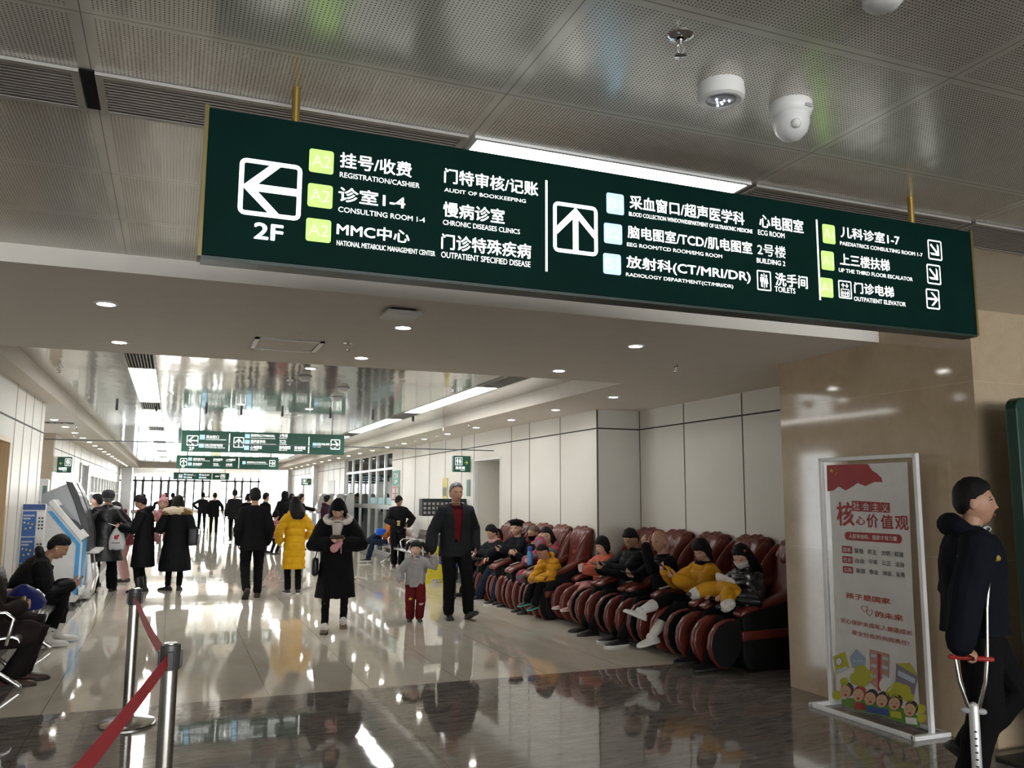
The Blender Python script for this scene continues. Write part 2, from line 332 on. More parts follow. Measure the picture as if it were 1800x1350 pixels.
# glass entrance screen in the right wall with a lit room behind it
g = MB()
for y in (21.95, 22.9, 23.9, 24.9, 26.2, 27.4, 28.5): g.box(XR+.03, XR+.12, y-.045, y+.045, 0, 2.74)
g.box(XR+.03, XR+.12, 21.9, 28.6, 2.30, 2.36); g.box(XR+.02, XR+.12, 21.9, 28.6, 1.24, 1.36); g.box(XR+.03, XR+.12, 21.9, 28.6, 0, .1)
scr = struct(g, 'door_2', ALU); MB().box(XR+.07, XR+.078, 21.9, 28.6, .1, 2.74).build('glass_pane', GLASSB, scr)
s = MB()
for y in (22.4, 23.4, 24.4): s.box(XR+.055, XR+.065, y-.28, y+.28, 1.37, 1.55)
s.build('pale_blue_sticker', mat('pale blue sticker', (.35, .62, .68), .5), scr)
w = MB(); w.box(9.2, 9.4, 18, 34, 0, 3); w.box(XR+.2, 9.4, 33.8, 34, 0, 3); w.box(6.4, 9.4, 18, 18.2, 0, 3); w.box(XR+.2, 9.4, 18, 34, 2.8, 3); struct(w, 'wall_side_room', WHITEP)
# left side: near wall with a timber door, lobby, far wall with counters
w = MB(); w.box(-2.0, XL, 4.9, 8.9, 0, ZS); w.box(-2.0, XL, 8.9, 10.3, 2.19, ZS); w.box(-2.0, XL, 10.3, 12.6, 0, ZS); w.box(-6, -1.95, 12.55, 12.6, 0, ZS)
joints(w, XL, (5.6, 6.8, 8.0, 10.42, 11.0, 11.6, 12.3), 0, ZS, 1, 2.40, 4.9, 12.6, 2); struct(w, 'wall_left', [WHITEP, GROOVE, mat('pale panel joint', (.30, .285, .26), .6, var=0)])
d = MB(); d.rbox(-1.82, -1.77, 8.9, 10.3, 0, 2.19, .004); d.box(-1.78, XL, 10.25, 10.3, 0, 2.19); d.box(-1.78, XL, 8.9, 8.95, 0, 2.19); d.box(-1.78, XL, 8.95, 10.25, 2.14, 2.19); dr = struct(d, 'door_1', OAK)
MB().tube([(-1.77, 9.05, 1.0), (-1.72, 9.05, 1.0), (-1.72, 9.2, 1.0)], .01).build('door_handle', CHROME, dr, smooth=True)
w = MB(); w.box(-6, -2.2, 18.6, 18.8, 0, ZS); struct(w, 'wall_lobby', mat('taupe stone panel', (.33, .27, .19), .5, var=.06))
w = MB(); w.box(-2.4, -2.2, 18.8, 24.0, 0, ZS); w.box(-2.4, -2.2, 24.0, 26.0, 2.37, ZS); w.box(-2.4, -2.2, 26.0, 27.0, 0, ZS); w.box(-2.4, -2.2, 27, 40.2, 2.13, ZS); w.box(-2.4, -2.2, 27, 40.2, 0, .85); w.box(-2.4, -2.2, 40.2, 41.3, 0, 3.35)
w.box(-4.2, -4.0, 24, 41, 0, ZS); w.box(-3.2, -2.9, 24, 26, 0, 2.4)
joints(w, -2.2, (19.9, 21.2, 22.4, 23.9, 26.4, 28.2, 30.6, 33, 35.4, 38), 2.14, ZS, 1, 2.5, 18.8, 41, 2); struct(w, 'wall_left_far', [WHITEP, GROOVE, MATS['pale panel joint']])
f = MB(); f.box(-2.32, -2.17, 23.9, 24.03, 0, 2.4); f.box(-2.32, -2.17, 25.97, 26.1, 0, 2.4); f.box(-2.3, -2.28, 24, 26, 0, 2.37); f.box(-2.29, -2.26, 24, 26, 1.60, 1.62, 1); struct(f, 'door_5', [mat('satin grey door', (.42, .42, .42), .35, .3), GROOVE])
f = MB()
for k in range(12): y = 27.0+k*1.2; f.box(-2.27, -2.18, y-.03, y+.03, .85, 2.13)
f.box(-2.27, -2.18, 27, 40.2, 1.62, 1.66); f.box(-2.32, -1.95, 27, 40.2, .82, .88); f.box(-2.27, -2.18, 27, 40.2, 1.32, 1.345)
cw = struct(f, 'window_1', WHITEM); MB().box(-2.24, -2.235, 27, 40.2, .88, 2.13).build('glass_pane', GLASS, cw)
struct(MB().box(-2.15, -1.72, 41.4, 42.2, 0, 3.35), 'trim_4', ALU)
# end hall and its window wall
w = MB(); w.box(-9.2, -9, 41, 90, 0, 3.4); w.box(-9, 13, 88, 88.2, 0, .12); w.box(13, 13.2, 41, 90, 0, 3.4); struct(w, 'wall_end', WHITEP)
m = MB(); DK = mat('dark window frame', (.045, .047, .05), .5)
for k in range(26):
    x = -8.6+.75*k
    m.box(x-.075, x+.075, 87.86, 88.0, .12, 3.35)
m.box(-9, 12, 87.86, 88.0, 2.86, 3.04); m.box(-9, 12, 87.9, 88.0, .12, .18)
for k in (7, 10, 12, 15, 19): x = -8.6+.75*k; m.box(x, x+.75, 87.86, 88, 1.34, 1.48); m.box(x+.05, x+.17, 87.86, 88, 1.36, 2.95); m.box(x+.58, x+.70, 87.86, 88, 1.36, 2.95)
ew = struct(m, 'window_2', DK); MB().box(-9, 12, 87.94, 87.95, .12, 3.35).build('glass_pane', GLASS, ew)
struct(MB().rbox(3.4, 4.3, 87.6, 87.75, 0, 3.1, .01), 'trim_5', mat('pale yellow panel', (.88, .86, .66), .6))
# the part of the hall behind the viewer
w = MB(); w.box(-9.2, -9, -11, 12.6, 0, 3.3); w.box(-9, 9, -11.2, -11, 0, .9); w.box(-9, 9, -11.2, -11, 2.6, 3.3); w.box(9, 9.2, -11, 4.1, 0, 3.3); w.box(-9, -2.0, 12.4, 12.6, 0, 3)
for k in range(10): w.box(-9+2*k-.5, -9+2*k+.5, -11.2, -11, .9, 2.6)
struct(w, 'wall_back', WHITEP)
b = MB(); b.box(-1.60, XL+.035, 4.9, 8.9, 0, .1); b.box(-1.60, XL+.035, 10.3, 12.6, 0, .1); struct(b, 'baseboard_left', mat('dark skirting', (.05, .045, .04), .4))
b = MB(); b.box(XR-.015, XR, 15.32, 21.9, 0, .1); b.box(XR-.015, XR, 10.24, 13.9, 0, .1); b.box(5.985, 6.0, 6.06, 10.24, 0, .1); struct(b, 'baseboard_right', MATS['dark skirting'])

# smoke curtain of clear glass hung across the corridor, on black clips
sc_ = empty('smoke_curtain', (1.9, 14.15, 2.41), label='clear glass smoke curtain hung across the corridor ceiling on black clips', cat='glass screen')
def L(o, p): o.parent = p; o.matrix_parent_inverse = Matrix.Translation(-p.location); return o
L(MB().box(-1.42, 4.35, 14.145, 14.153, 2.41, 2.965).build('glass_sheet', GLASS), sc_)
L(MB().box(-1.8, 5.3, 14.138, 14.160, 2.402, 2.418).build('bottom_edge', mat('dark glass edge', (.06, .07, .07), .3)), sc_)
for k, x in enumerate((-.86, -.30, .43, .96, 1.6, 2.38, 3.1, 3.8)): L(MB().rbox(x-.018, x+.018, 14.12, 14.17, 2.88, 2.97, .004).build('clip', BLACKP), sc_)

ORD = ['nearest', 'second', 'third', 'fourth', 'fifth', 'sixth', 'seventh', 'eighth', 'ninth', 'tenth', 'eleventh', 'twelfth', 'thirteenth', 'fourteenth', 'fifteenth', 'sixteenth', 'seventeenth', 'eighteenth', 'nineteenth', 'twentieth', 'farthest']
# ---------------------------------------------------------------- ceiling fittings
def strip(x0, x1, y0, y1, z, label, group):
    o = empty('ceiling_light', ((x0+x1)/2, (y0+y1)/2, z), label=label, cat='light', group=group); a, b = (x1-x0)/2, (y1-y0)/2
    MB().box(-a+.012, a-.012, -b+.012, b-.012, -.006, 0).build('diffuser', LIGHTM, o)
    f = MB(); f.box(-a, -a+.014, -b, b, -.010, 0); f.box(a-.014, a, -b, b, -.010, 0); f.box(-a+.014, a-.014, -b, -b+.014, -.010, 0); f.box(-a+.014, a-.014, b-.014, b, -.010, 0); f.build('frame', WHITEM, o); return o
def grille(x0, x1, y0, y1, z, label, group, along='x', pitch=.021):
    o = empty('air_grille', ((x0+x1)/2, (y0+y1)/2, z), label=label, cat='vent', group=group); a, b = (x1-x0)/2, (y1-y0)/2
    MB().box(-a, a, -b, b, -.003, -.001).build('backing', mat('dark grille void', (.02, .02, .02), .9), o)
    f = MB(); w = .022; f.box(-a, -a+w, -b, b, -.014, 0); f.box(a-w, a, -b, b, -.014, 0); f.box(-a+w, a-w, -b, -b+w, -.014, 0); f.box(-a+w, a-w, b-w, b, -.014, 0); f.build('frame', ALUC, o)
    s = MB(); n = int((2*(b if along == 'x' else a)-2*w)/pitch)
    for k in range(n):
        q = w+(k+.5)*pitch
        if along == 'x': s.box(-a+w, a-w, -b+q-.0045, -b+q+.0045, -.013, -.003)
        else: s.box(-a+q-.0045, -a+q+.0045, -b+w, b-w, -.013, -.003)
    s.build('slats', ALUC, o, kind='stuff'); return o
ALUC = mat('champagne aluminium slat', (.40, .385, .35), .4, .5)
for i, (a, b, t) in enumerate(((-1.53, -.335, 'linear air grille at the ceiling left edge, before the dark gap'), (-.29, .92, 'linear air grille beside the dark gap, ending at the bright ceiling light'), (2.18, 3.40, 'linear air grille right of the bright light, behind the big sign'), (3.43, 4.62, 'linear air grille over the marble pillar'))):
    grille(a, b, 2.735, 3.02, ZN, t, 'linear ceiling grilles of the front hall')
strip(.945, 2.155, 2.735, 3.02, ZN, 'long bright ceiling light just behind the big green sign', 'strip lights of the front hall')
struct(MB().box(-.333, -.292, 2.735, 3.02, ZN-.004, ZN+.002), 'trim_6', mat('dark ceiling gap', (.008, .008, .008), .9))
for k, (x, y) in enumerate(((-3.2, -1.2), (.945, -4.6), (4.2, -1.2))): strip(x, x+1.21, y, y+.285, ZN, 'ceiling light of the front hall, out of the picture', 'strip lights of the front hall')
for side, x0, nm in (('left', -.53, 'left'), ('right', 3.47, 'right')):
    for k in range(6):
        y0 = 9.9+4.8*k
        strip(x0, x0+.30, y0, min(y0+3.6, 39.5), ZR, ORD[k]+' strip light from the front along the '+nm+' side of the corridor', 'strip lights in the corridor ceiling')
        grille(x0, x0+.30, (7.8 if k == 0 else y0-1.18), y0-.02, ZR, 'slatted grille just before the '+ORD[k]+' '+nm+' corridor strip light', 'grilles between corridor strip lights', 'y', .03)
for k in range(6): strip(-1.0+1.5*(k % 3), .0+1.5*(k % 3), 47+14*(k//3), 51+14*(k//3), 3.35, 'ceiling light in the bright end hall', 'lights of the end hall')
for k in range(3): strip(6.4+.9*k, 6.7+.9*k, 21, 30, 2.8, 'strip light in the room behind the glass doors', 'strip lights in the side room')
strip(-3.4, -3.1, 27.5, 40, ZS, 'strip light behind the counter windows', 'lights behind the counter windows')
dl = None
def downlight(x, y, z, label, group):
    global dl
    if dl is None:
        dl = empty('downlight', (x, y, z)); MB().lathe([(.052, -.001), (.052, -.006), (.0, -.006)][:2], 20).build('lens', DOWNM, dl)
        MB().lathe([(.053, 0), (.053, -.008), (.070, -.004), (.072, 0)], 24).build('rim', WHITEM, dl, smooth=True); o = dl
    else: o = link_copy(dl); o.location = (x, y, z)
    tag(o, label, 'light', group)
for j, y in enumerate((5.75, 7.19)):
    for i, x in enumerate((-.45, 1.46, 3.35)): downlight(x, y, ZS, ('left', 'middle', 'right')[i]+' downlight of the '+('front' if j == 0 else 'rear')+' row under the lowered ceiling band', 'downlights of the ceiling band')
for k in range(19): downlight(4.85, 8.87+1.65*k, ZS, ORD[k]+' of the downlights along the right-hand wall', 'downlights along the right wall')
for k in range(16): downlight(-1.82, 15.2+1.55*k, ZS, ORD[k]+' of the downlights along the left-hand wall', 'downlights along the left wall')
for x, y, t in ((1.32, 9.2, 'downlight in the glossy corridor ceiling nearest the lowered band'), (.9, 13.3, 'downlight in the glossy ceiling left of the smoke curtain middle'), (1.95, 13.6, 'downlight in the glossy ceiling right of the smoke curtain middle')): downlight(x, y, ZR, t, 'downlights in the glossy ceiling')
def sprinkler(x, y, z, label, big=False):
    o = empty('sprinkler', (x, y, z), label=label, cat='sprinkler', group='ceiling sprinklers'); s = 1.0
    MB().lathe([(.038, 0), (.038, -.003), (.028, -.010), (.016, -.012), (.016, -.002)], 20).build('escutcheon', CHROME, o, smooth=True)
    f = MB(); f.cyl((0, 0, 0), (0, 0, -.03), .010, .008); f.cyl((0, 0, -.03), (0, 0, -.052), .003)
    for sx in (-1, 1): f.tube([(.006*sx, 0, -.028), (.013*sx, 0, -.042), (.003*sx, 0, -.058)], .0025, 6)
    f.build('frame', CHROME, o, smooth=True); MB().lathe([(.003, -.058), (.017, -.060), (.017, -.063), (.003, -.064)], 12).build('deflector', CHROME if big else mat('dull brass', (.12, .10, .07), .4, .8), o)
sprinkler(1.26, 1.89, ZN, 'chrome sprinkler head on the perforated ceiling in the foreground', True)
for x, y, z, t in ((1.22, 6.53, ZS, 'sprinkler in the lowered ceiling band beside the square hatch'), (4.21, 6.51, ZS, 'sprinkler in the lowered ceiling band near the marble pillar'), (-1.21, 10.2, ZR, 'sprinkler in the glossy ceiling near the left wall, nearest one'), (-1.15, 13.0, ZR, 'sprinkler in the glossy ceiling near the left wall, before the curtain'), (3.25, 10.2, ZR, 'sprinkler beside the first right strip light'), (1.24, 10.3, ZR, 'sprinkler in the middle of the glossy ceiling'), (-1.62, 16.5, ZS, 'sprinkler between the left downlights'), (4.5, 13.2, ZS, 'sprinkler under the right soffit near the toilet door')): sprinkler(x, y, z, t)
# emergency light, dome camera, smoke detectors, hatch, access point
o = empty('emergency_light', (1.54, 2.09, ZN), label='round surface-mounted emergency light between sprinkler and dome camera', cat='light')
MB().lathe([(.072, 0), (.074, -.03), (.072, -.048), (.062, -.054), (.050, -.052), (.048, -.046)], 32).build('housing', WHITEPL, o, smooth=True)
MB().lathe([(.047, -.046), (.030, -.053), (.008, -.056)], 24).build('lens', mat('clear lens', (.45, .47, .5), .08, .3), o, smooth=True)
l = MB()
for k in range(9): l.ball((.025*math.cos(k*.7)*(k % 3)/2, .025*math.sin(k*.7)*(k % 3)/2, -.056), .004, n=6)
l.build('diode_cluster', mat('lit diode', (.8, .85, 1), .3, emit=1.5, var=0), o)
o = empty('security_camera', (1.83, 2.11, ZN), label='white dome security camera on the perforated ceiling', cat='camera')
MB().lathe([(.068, 0), (.070, -.022), (.064, -.040), (.060, -.044)], 32).build('base', WHITEPL, o, smooth=True)
MB().lathe([(.060, -.040), (.058, -.072), (.050, -.098), (.032, -.118), (.010, -.126)], 32).build('dome', mat('white camera shell', (.66, .66, .65), .3), o, smooth=True)
MB().ball((-.02, -.045, -.088), .017).build('lens_window', WHITEPL, o, smooth=True); MB().box(.0, .03, -.069, -.066, -.034, -.022).build('maker_plate', GREYP, o)
o = empty('smoke_detector', (1.64, 1.53, ZN), label='white smoke detector at the top picture edge', cat='detector', group='smoke detectors'); MB().lathe([(.05, 0), (.05, -.018), (.040, -.030), (.02, -.036)], 24).build('body', WHITEPL, o, smooth=True)
for x, y, t in ((1.35, 9.85, 'smoke detector in the glossy ceiling beside the first downlight'), (1.95, 10.7, 'smoke detector in the middle of the glossy ceiling'), (2.05, 11.8, 'flat round detector before the smoke curtain')):
    o = empty('smoke_detector', (x, y, ZR), label=t, cat='detector', group='smoke detectors'); MB().lathe([(.07, 0), (.07, -.02), (.05, -.055), (.02, -.06)], 20).build('body', WHITEPL, o, smooth=True); MB().lathe([(.085, 0), (.085, -.008), (.06, -.01)], 20).build('base', GREYP, o)
o = empty('access_hatch', (.78, 6.80, ZS), label='square ceiling hatch with metal rim in the lowered band', cat='hatch')
f = MB(); a = .26
for q in ((-a, a, -a, -a+.035), (-a, a, a-.035, a), (-a, -a+.035, -a, a), (a-.035, a, -a, a)): f.box(*q, -.012, 0)
f.build('rim', ALU, o); MB().box(-a+.04, a-.04, -a+.04, a-.04, -.006, -.001).build('lid', PLASTER, o)
o = empty('access_point', (1.31, 5.23, ZS), label='square white wireless access point under the ceiling band', cat='router'); MB().rbox(-.115, .115, -.115, .115, -.045, -.018, .012).build('body', WHITEPL, o); MB().box(-.08, .08, -.08, .08, -.018, 0).build('bracket', BLACKP, o)
o = empty('air_grille', (-2.0, 15.9, ZS), label='slatted air grille in the soffit at the lobby corner', cat='vent')
s = MB()
for k in range(7): s.box(-.36+.1*k, -.31+.1*k, -.15, .15, -.012, -.002)
s.build('slats', ALUC, o); MB().box(-.4, .4, -.18, .18, -.004, 0).build('backing', BLACKP, o)
# ---------------------------------------------------------------- hanging signs
SX0, SX1, SZ0, SZ1, SY = .04, 3.20, 2.305, 2.765, 2.62
sign = empty('hanging_sign', ((SX0+SX1)/2, SY, SZ0), label='big dark green lit direction sign hung across the front hall', cat='sign')
def on(parent, mb, name, mats, **kw):
    o = mb.build(name, mats, **kw); o.parent = parent; o.matrix_parent_inverse = parent.matrix_world.inverted() if False else Matrix.Translation(-Vector(parent.location)); return o
on(sign, MB().rbox(SX0, SX1, SY-.035, SY+.035, SZ0, SZ1, .003), 'face_panel', GREEN)
for a in (SX0-.010, SX1-.002): on(sign, MB().box(a, a+.012, SY-.04, SY+.04, SZ0-.005, SZ1+.005), 'end_cap', mat('dull brass edge', (.16, .13, .05), .45, .6))
on(sign, MB().box(SX0, SX1, SY-.038, SY+.038, SZ0-.012, SZ0-.002), 'bottom_rail', mat('dark green rail', (.004, .02, .016), .35))
for x in (.30, 2.90): on(sign, MB().cyl((x, SY, SZ1-.01), (x, SY, ZN+.02), .013, n=12), 'hanger_rod', mat('brass rod', (.34, .23, .06), .4, .7))
FY = SY-.037
def P(x, z): return (x, FY-.0005, z)
def P2(x, z): return (x, FY-.0012, z)
def px(x, y): v = at(x, y, Y=FY); return v.x, v.z
def R4(a, b, c, d): (x0, z1), (x1, z0) = px(a, b), px(c, d); return x0, z0, x1, z1
T = MB()
for s, a, b, c, d in (('挂号/收费', 598.7, 267.5, 723, 312), ('REGISTRATION/CASHIER', 597.5, 302, 737.5, 331), ('诊室1-4', 596, 328, 711.5, 368.6), ('CONSULTING ROOM 1-4', 594.8, 363, 746.8, 391.5), ('MMC中心', 592.8, 390, 719.2, 428), ('NATIONAL METABOLIC MANAGEMENT CENTER', 592, 422, 764.7, 450.5),
    ('门特审核/记账', 781.5, 295.5, 945.6, 345), ('AUDIT OF BOOKKEEPING', 781, 330, 924.2, 357), ('慢病诊室', 779.5, 354, 886.5, 394), ('CHRONIC DISEASES CLINICS', 778.7, 386, 913.7, 412), ('门诊特殊疾病', 776.4, 410.6, 933, 455.4), ('OUTPATIENT SPECIFIED DISEASE', 775.6, 442, 932.3, 470),
    ('采血窗口/超声医学科', 1106.8, 342.5, 1308.3, 396), ('BLOOD COLLECTION WINDOW/DEPARTMENT OF ULTRASONIC MEDICINE', 1105.5, 372, 1322.6, 410.5), ('脑电图室/TCD/肌电图室', 1103.4, 396, 1322.2, 447), ('EEG ROOM/TCD ROOM/EMG ROOM', 1102, 426, 1269.3, 454), ('放射科(CT/MRI/DR)', 1101.2, 449, 1319.2, 499), ('RADIOLOGY DEPARTMENT(CT/MRI/DR)', 1100.3, 479, 1288.8, 508.5),
    ('心电图室', 1334.3, 376, 1412.3, 410.5), ('ECG ROOM', 1332.2, 403.5, 1379, 419), ('2号楼', 1330.9, 427, 1381.1, 454.5), ('BUILDING 2', 1330, 453, 1380.3, 468), ('洗手间', 1362.5, 479, 1419.7, 508), ('TOILETS', 1361.6, 503, 1398, 516.5),
    ('儿科诊室1-7', 1477.3, 397.5, 1581.3, 432), ('PAEDIATRICS CONSULTING ROOM 1-7', 1476.5, 424, 1621.6, 451.5), ('上三楼扶梯', 1476, 445, 1564, 477), ('UP THE THIRD FLOOR ESCALATOR', 1474.3, 471, 1604.3, 494.5), ('门诊电梯', 1501.2, 496, 1571.4, 523), ('OUTPATIENT ELEVATOR', 1500.7, 521, 1592.2, 539)):
    x0, z0, x1, z1 = R4(a, b, c, d); put_text(T, s, x0, z0, x1, z1, P, 0, .020 if ord(s[0]) > 255 or s[1:2] == 'M' else .004)
put_text(T, '2F', *R4(448, 391, 496, 424), P, 0, .03)
for a, b, c, d, ang in ((422, 276, 528, 389, PI), (972, 353, 1051, 451.5, PI/2), (1629.9, 420.5, 1656.5, 459, -PI/4), (1628.1, 463.4, 1654.5, 501.5, -PI/4), (1626.9, 506.7, 1652.5, 544.8, 0)):
    x0, z0, x1, z1 = R4(a, b, c, d); big = b < 400; put_frame(T, x0, z0, x1, z1, .014 if big else .006, P, 0, .02 if big else .008); put_arrow(T, (x0+x1)/2, (z0+z1)/2, (x1-x0)*(.98 if big else .9), ang, P, 0, .13)
for (a, b), (c, d) in (((960.4, 317), (953.8, 476.4)), ((1435.3, 386), (1428.8, 526))):
    x0, z1 = px(a, b); x1, z0 = px(c, d); put_poly(T, [(x0-.004, z0), (x0+.004, z0), (x0+.004, z1), (x0-.004, z1)], P)
x0, z0, x1, z1 = R4(1330, 474.2, 1356, 512.3); put_frame(T, x0, z0, x1, z1, .005, P, 0, .006); put_people(T, x0+.012, z0+.014, x1-.012, z1-.014, P)
put_poly(T, [((x0+x1)/2-.0015, z0+.01), ((x0+x1)/2+.0015, z0+.01), ((x0+x1)/2+.0015, z1-.01), ((x0+x1)/2-.0015, z1-.01)], P)
x0, z0, x1, z1 = R4(1473, 492, 1497.7, 526.2); put_frame(T, x0, z0, x1, z1, .005, P, 0, .006); put_frame(T, x0+.012, z0+.008, x1-.012, z1-.034, .003, P, 0, .004); put_people(T, x0+.016, z0+.012, x1-.016, z1-.042, P, 0, 3)
for sx, an in ((.35, PI/2), (.65, -PI/2)): put_arrow(T, x0+(x1-x0)*sx, z1-.02, .02, an, P, 0, .2)
on(sign, T, 'lettering', LITW)
G, B = 'lime_square', 'blue_square'
for a, b, c, d, s, m in ((544.2, 260.5, 585.8, 307.6, 'A2', G), (541.5, 321.2, 583.9, 367.9, 'A2', G), (538.4, 382.3, 581.2, 427.8, 'A2', G), (1065.7, 338, 1096.9, 378.9, 'B1', B), (1061.3, 391, 1093.8, 430.9, 'B2', B), (1060, 444.3, 1091.7, 484.2, 'B1', B), (1444.8, 393.2, 1468.7, 430, 'A1', G), (1442.7, 440, 1466.9, 476.4, 'A1', G), (1440.5, 487.2, 1465.2, 524, 'A1', G)):
    q = MB(); x0, z0, x1, z1 = R4(a, b, c, d); put_rrect(q, x0, z0, x1, z1, P); w, h = x1-x0, z1-z0; put_text(q, s, x0+w*.10, z0+h*.26, x1-w*.10, z1-h*.24, P2, 1, .0); on(sign, q, m, [LITG, LITG2] if m[0] == 'l' else [LITB, LITB2])

# smaller signs farther down the corridor, u and v run 0..1 over the face
def far_sign(x0, x1, z0, z1, y, items, label, lit=1.0, ztop=ZR):
    o = empty('hanging_sign', ((x0+x1)/2, y, z0), label=label, cat='sign', group='green hanging signs down the corridor')
    on(o, MB().rbox(x0, x1, y-.04, y+.04, z0, z1, .004), 'face_panel', GREEN2)
    for k in (.1, .92): on(o, MB().cyl((x0+(x1-x0)*k, y, z1-.01), (x0+(x1-x0)*k, y, ztop+.01), .011, n=8), 'hanger_rod', BLACKP)
    w, h = x1-x0, z1-z0
    def Q(u, v): return (x0+u*w, y-.0415, z0+v*h)
    def Qm(a, b): return (a, y-.0415, b)
    T, B = MB(), MB()
    for it in items:
        k = it[0]
        if k == 't':
            _, s, u0, v0, u1, v1 = it; put_text(T, s, u0, v0, u1, v1, Q, 0, .02)
        elif k == 'a':
            _, u0, v0, u1, v1, ang = it; put_frame(T, x0+u0*w, z0+v0*h, x0+u1*w, z0+v1*h, .016, Qm, 0, .02); put_arrow(T, x0+(u0+u1)/2*w, z0+(v0+v1)/2*h, (u1-u0)*w*.85, ang, Qm)
        elif k == 'd': _, u, v0, v1 = it; put_poly(T, [(u-.003, v0), (u+.003, v0), (u+.003, v1), (u-.003, v1)], Q)
        elif k == 'b': _, u0, v0, u1, v1 = it; B = MB(); put_poly(B, [(u0, v0), (u1, v0), (u1, v1), (u0, v1)], Q); on(o, B, 'blue_square', LITB)
        elif k == 'p': _, u0, v0, u1, v1, n = it; put_frame(T, x0+u0*w, z0+v0*h, x0+u1*w, z0+v1*h, .008, Qm, 0, .01); put_people(T, x0+u0*w+.018, z0+v0*h+.018, x0+u1*w-.018, z0+v1*h-.018, Qm, 0, n)
    on(o, T, 'lettering', LITW)
    return o
def pair(zh, en, u, v, wz, we, h=.15): return [('t', zh, u, v, u+wz, v+h), ('t', en, u, v-.075, u+we, v-.03)]
far_sign(.10, 3.06, 2.385, 2.775, 16.5, [('a', .03, .28, .098, .76, PI), ('t', '2F', .045, .07, .075, .22), ('b', .105, .58, .135, .80), ('b', .102, .20, .132, .42), ('p', .138, .20, .162, .42, 3), ('d', .28, .05, .90), ('a', .305, .24, .368, .74, PI/2),
    ('b', .372, .70, .402, .90), ('b', .372, .42, .402, .62), ('b', .370, .14, .400, .34), ('d', .770, .05, .85), ('b', .795, .36, .822, .56), ('p', .825, .36, .848, .56, 3), ('a', .91, .26, .972, .76, 0)]
    + pair('采血窗口', 'BLOOD COLLECTION WINDOW', .142, .64, .075, .12) + pair('住院电梯', 'INPATIENT ELEVATOR', .166, .26, .075, .09) + pair('放射科(CT/MRI/DR)', 'RADIOLOGY DEPARTMENT(CT/MRI/DR)', .408, .76, .145, .15) + pair('超声医学科', 'DEPARTMENT OF ULTRASONIC MEDICINE', .408, .48, .09, .155) + pair('心电图室', 'ECG ROOM', .408, .20, .07, .045)
    + pair('2号楼', 'BUILDING 2', .585, .80, .05, .045) + pair('TCD', 'TCD ROOM', .585, .50, .04, .045) + pair('脑电图室', 'EEG ROOM', .585, .22, .07, .05) + pair('肌电图室', 'EMG ROOM', .68, .22, .07, .05) + pair('电梯', 'ELEVATOR', .853, .46, .05, .04, .1), 'green direction sign behind the smoke curtain, widest of the far ones')
far_sign(.06, 3.0, 2.385, 2.77, 27, [('a', .035, .22, .10, .78, PI/2), ('t', '2F', .05, .06, .08, .18), ('b', .11, .60, .145, .84), ('b', .11, .22, .145, .46), ('d', .60, .08, .90), ('b', .635, .40, .668, .64), ('a', .905, .25, .965, .76, 0)]
    + pair('超声医学科', 'DEPARTMENT OF ULTRASONIC', .158, .66, .11, .16) + pair('肌电图室', 'EMG ROOM', .158, .28, .085, .07) + pair('脑电图室', 'EEG ROOM', .35, .66, .09, .065) + pair('TCD', 'TCD ROOM', .35, .28, .05, .065) + pair('心电图室', 'ECG ROOM', .475, .66, .09, .06) + pair('2号楼', 'BUILDING 2', .475, .28, .06, .065) + pair('放射科(CT/MRI/DR)', 'RADIOLOGY DEPARTMENT(CT/MRI/DR)', .68, .48, .19, .21), 'second green sign down the corridor, hung behind the curtain sign')
far_sign(.0, 2.62, 2.36, 2.70, 45, [('p', .09, .2, .16, .75, 2), ('b', .18, .6, .22, .84), ('b', .18, .2, .22, .44), ('d', .685, .1, .9), ('a', .84, .2, .92, .8, PI/2), ('b', .45, .6, .49, .84), ('b', .45, .2, .49, .44)]
    + pair('门诊大厅', 'OUTPATIENT HALL', .23, .64, .12, .17) + pair('收费处', 'CASHIER', .23, .26, .1, .1) + pair('急诊科', 'EMERGENCY', .5, .64, .14, .13) + pair('药房', 'PHARMACY', .5, .26, .08, .1) + pair('出口', 'EXIT', .745, .48, .07, .06), 'smallest and farthest green hanging sign, before the window wall', 1, 3.35)
# blade signs that stick out of the walls
def blade(x0, x1, z0, z1, y, label, fig, zh, arrow, en, lit=LITW, dim=None):
    o = empty('wall_sign', ((x0+x1)/2, y, z0), label=label, cat='sign', group='small green wall signs')
    on(o, MB().rbox(x0, x1, y-.05, y+.05, z0, z1, .006), 'face_panel', GREEN2)
    def Q(a, b): return (a, y-.0515, b)
    w, h = x1-x0, z1-z0; T = MB(); fx = x0+w*(.10 if arrow == 0 else .52)
    put_frame(T, fx, z0+h*.42, fx+w*.42, z0+h*.90, .007, Q, 0, .01); put_people(T, fx+.02, z0+h*.48, fx+w*.42-.02, z0+h*.85, Q, 0, fig)
    put_text(T, zh, x0+w*.12, z0+h*.16, x0+w*.66, z0+h*.34, Q, 0, .02); put_text(T, en, x0+w*.4, z0+h*.08, x0+w*.66, z0+h*.13, Q, 0, .01); on(o, T, 'lettering', LITW)
    A = MB(); put_arrow(A, x0+w*(.76 if arrow == 0 else .24), z0+h*.58, w*.24, arrow, Q, 0, .12); on(o, A, 'arrow', mat('dull yellow arrow', (.45, .55, .12), .5, emit=.25, var=0))
blade(5.0, 5.345, 2.065, 2.375, 15.6, 'green toilets sign on the right wall above the grey-haired man', 2, '洗手间', 0, 'TOILETS')
blade(-2.20, -1.94, 2.04, 2.36, 19.4, 'green lift lobby sign on the left wall above the self-service machines', 2, '电梯间', PI, 'ELEVATOR')
blade(4.95, 5.345, 2.03, 2.30, 36, 'small green exit sign far along the right wall', 1, '卫生间', 0, 'TOILETS')
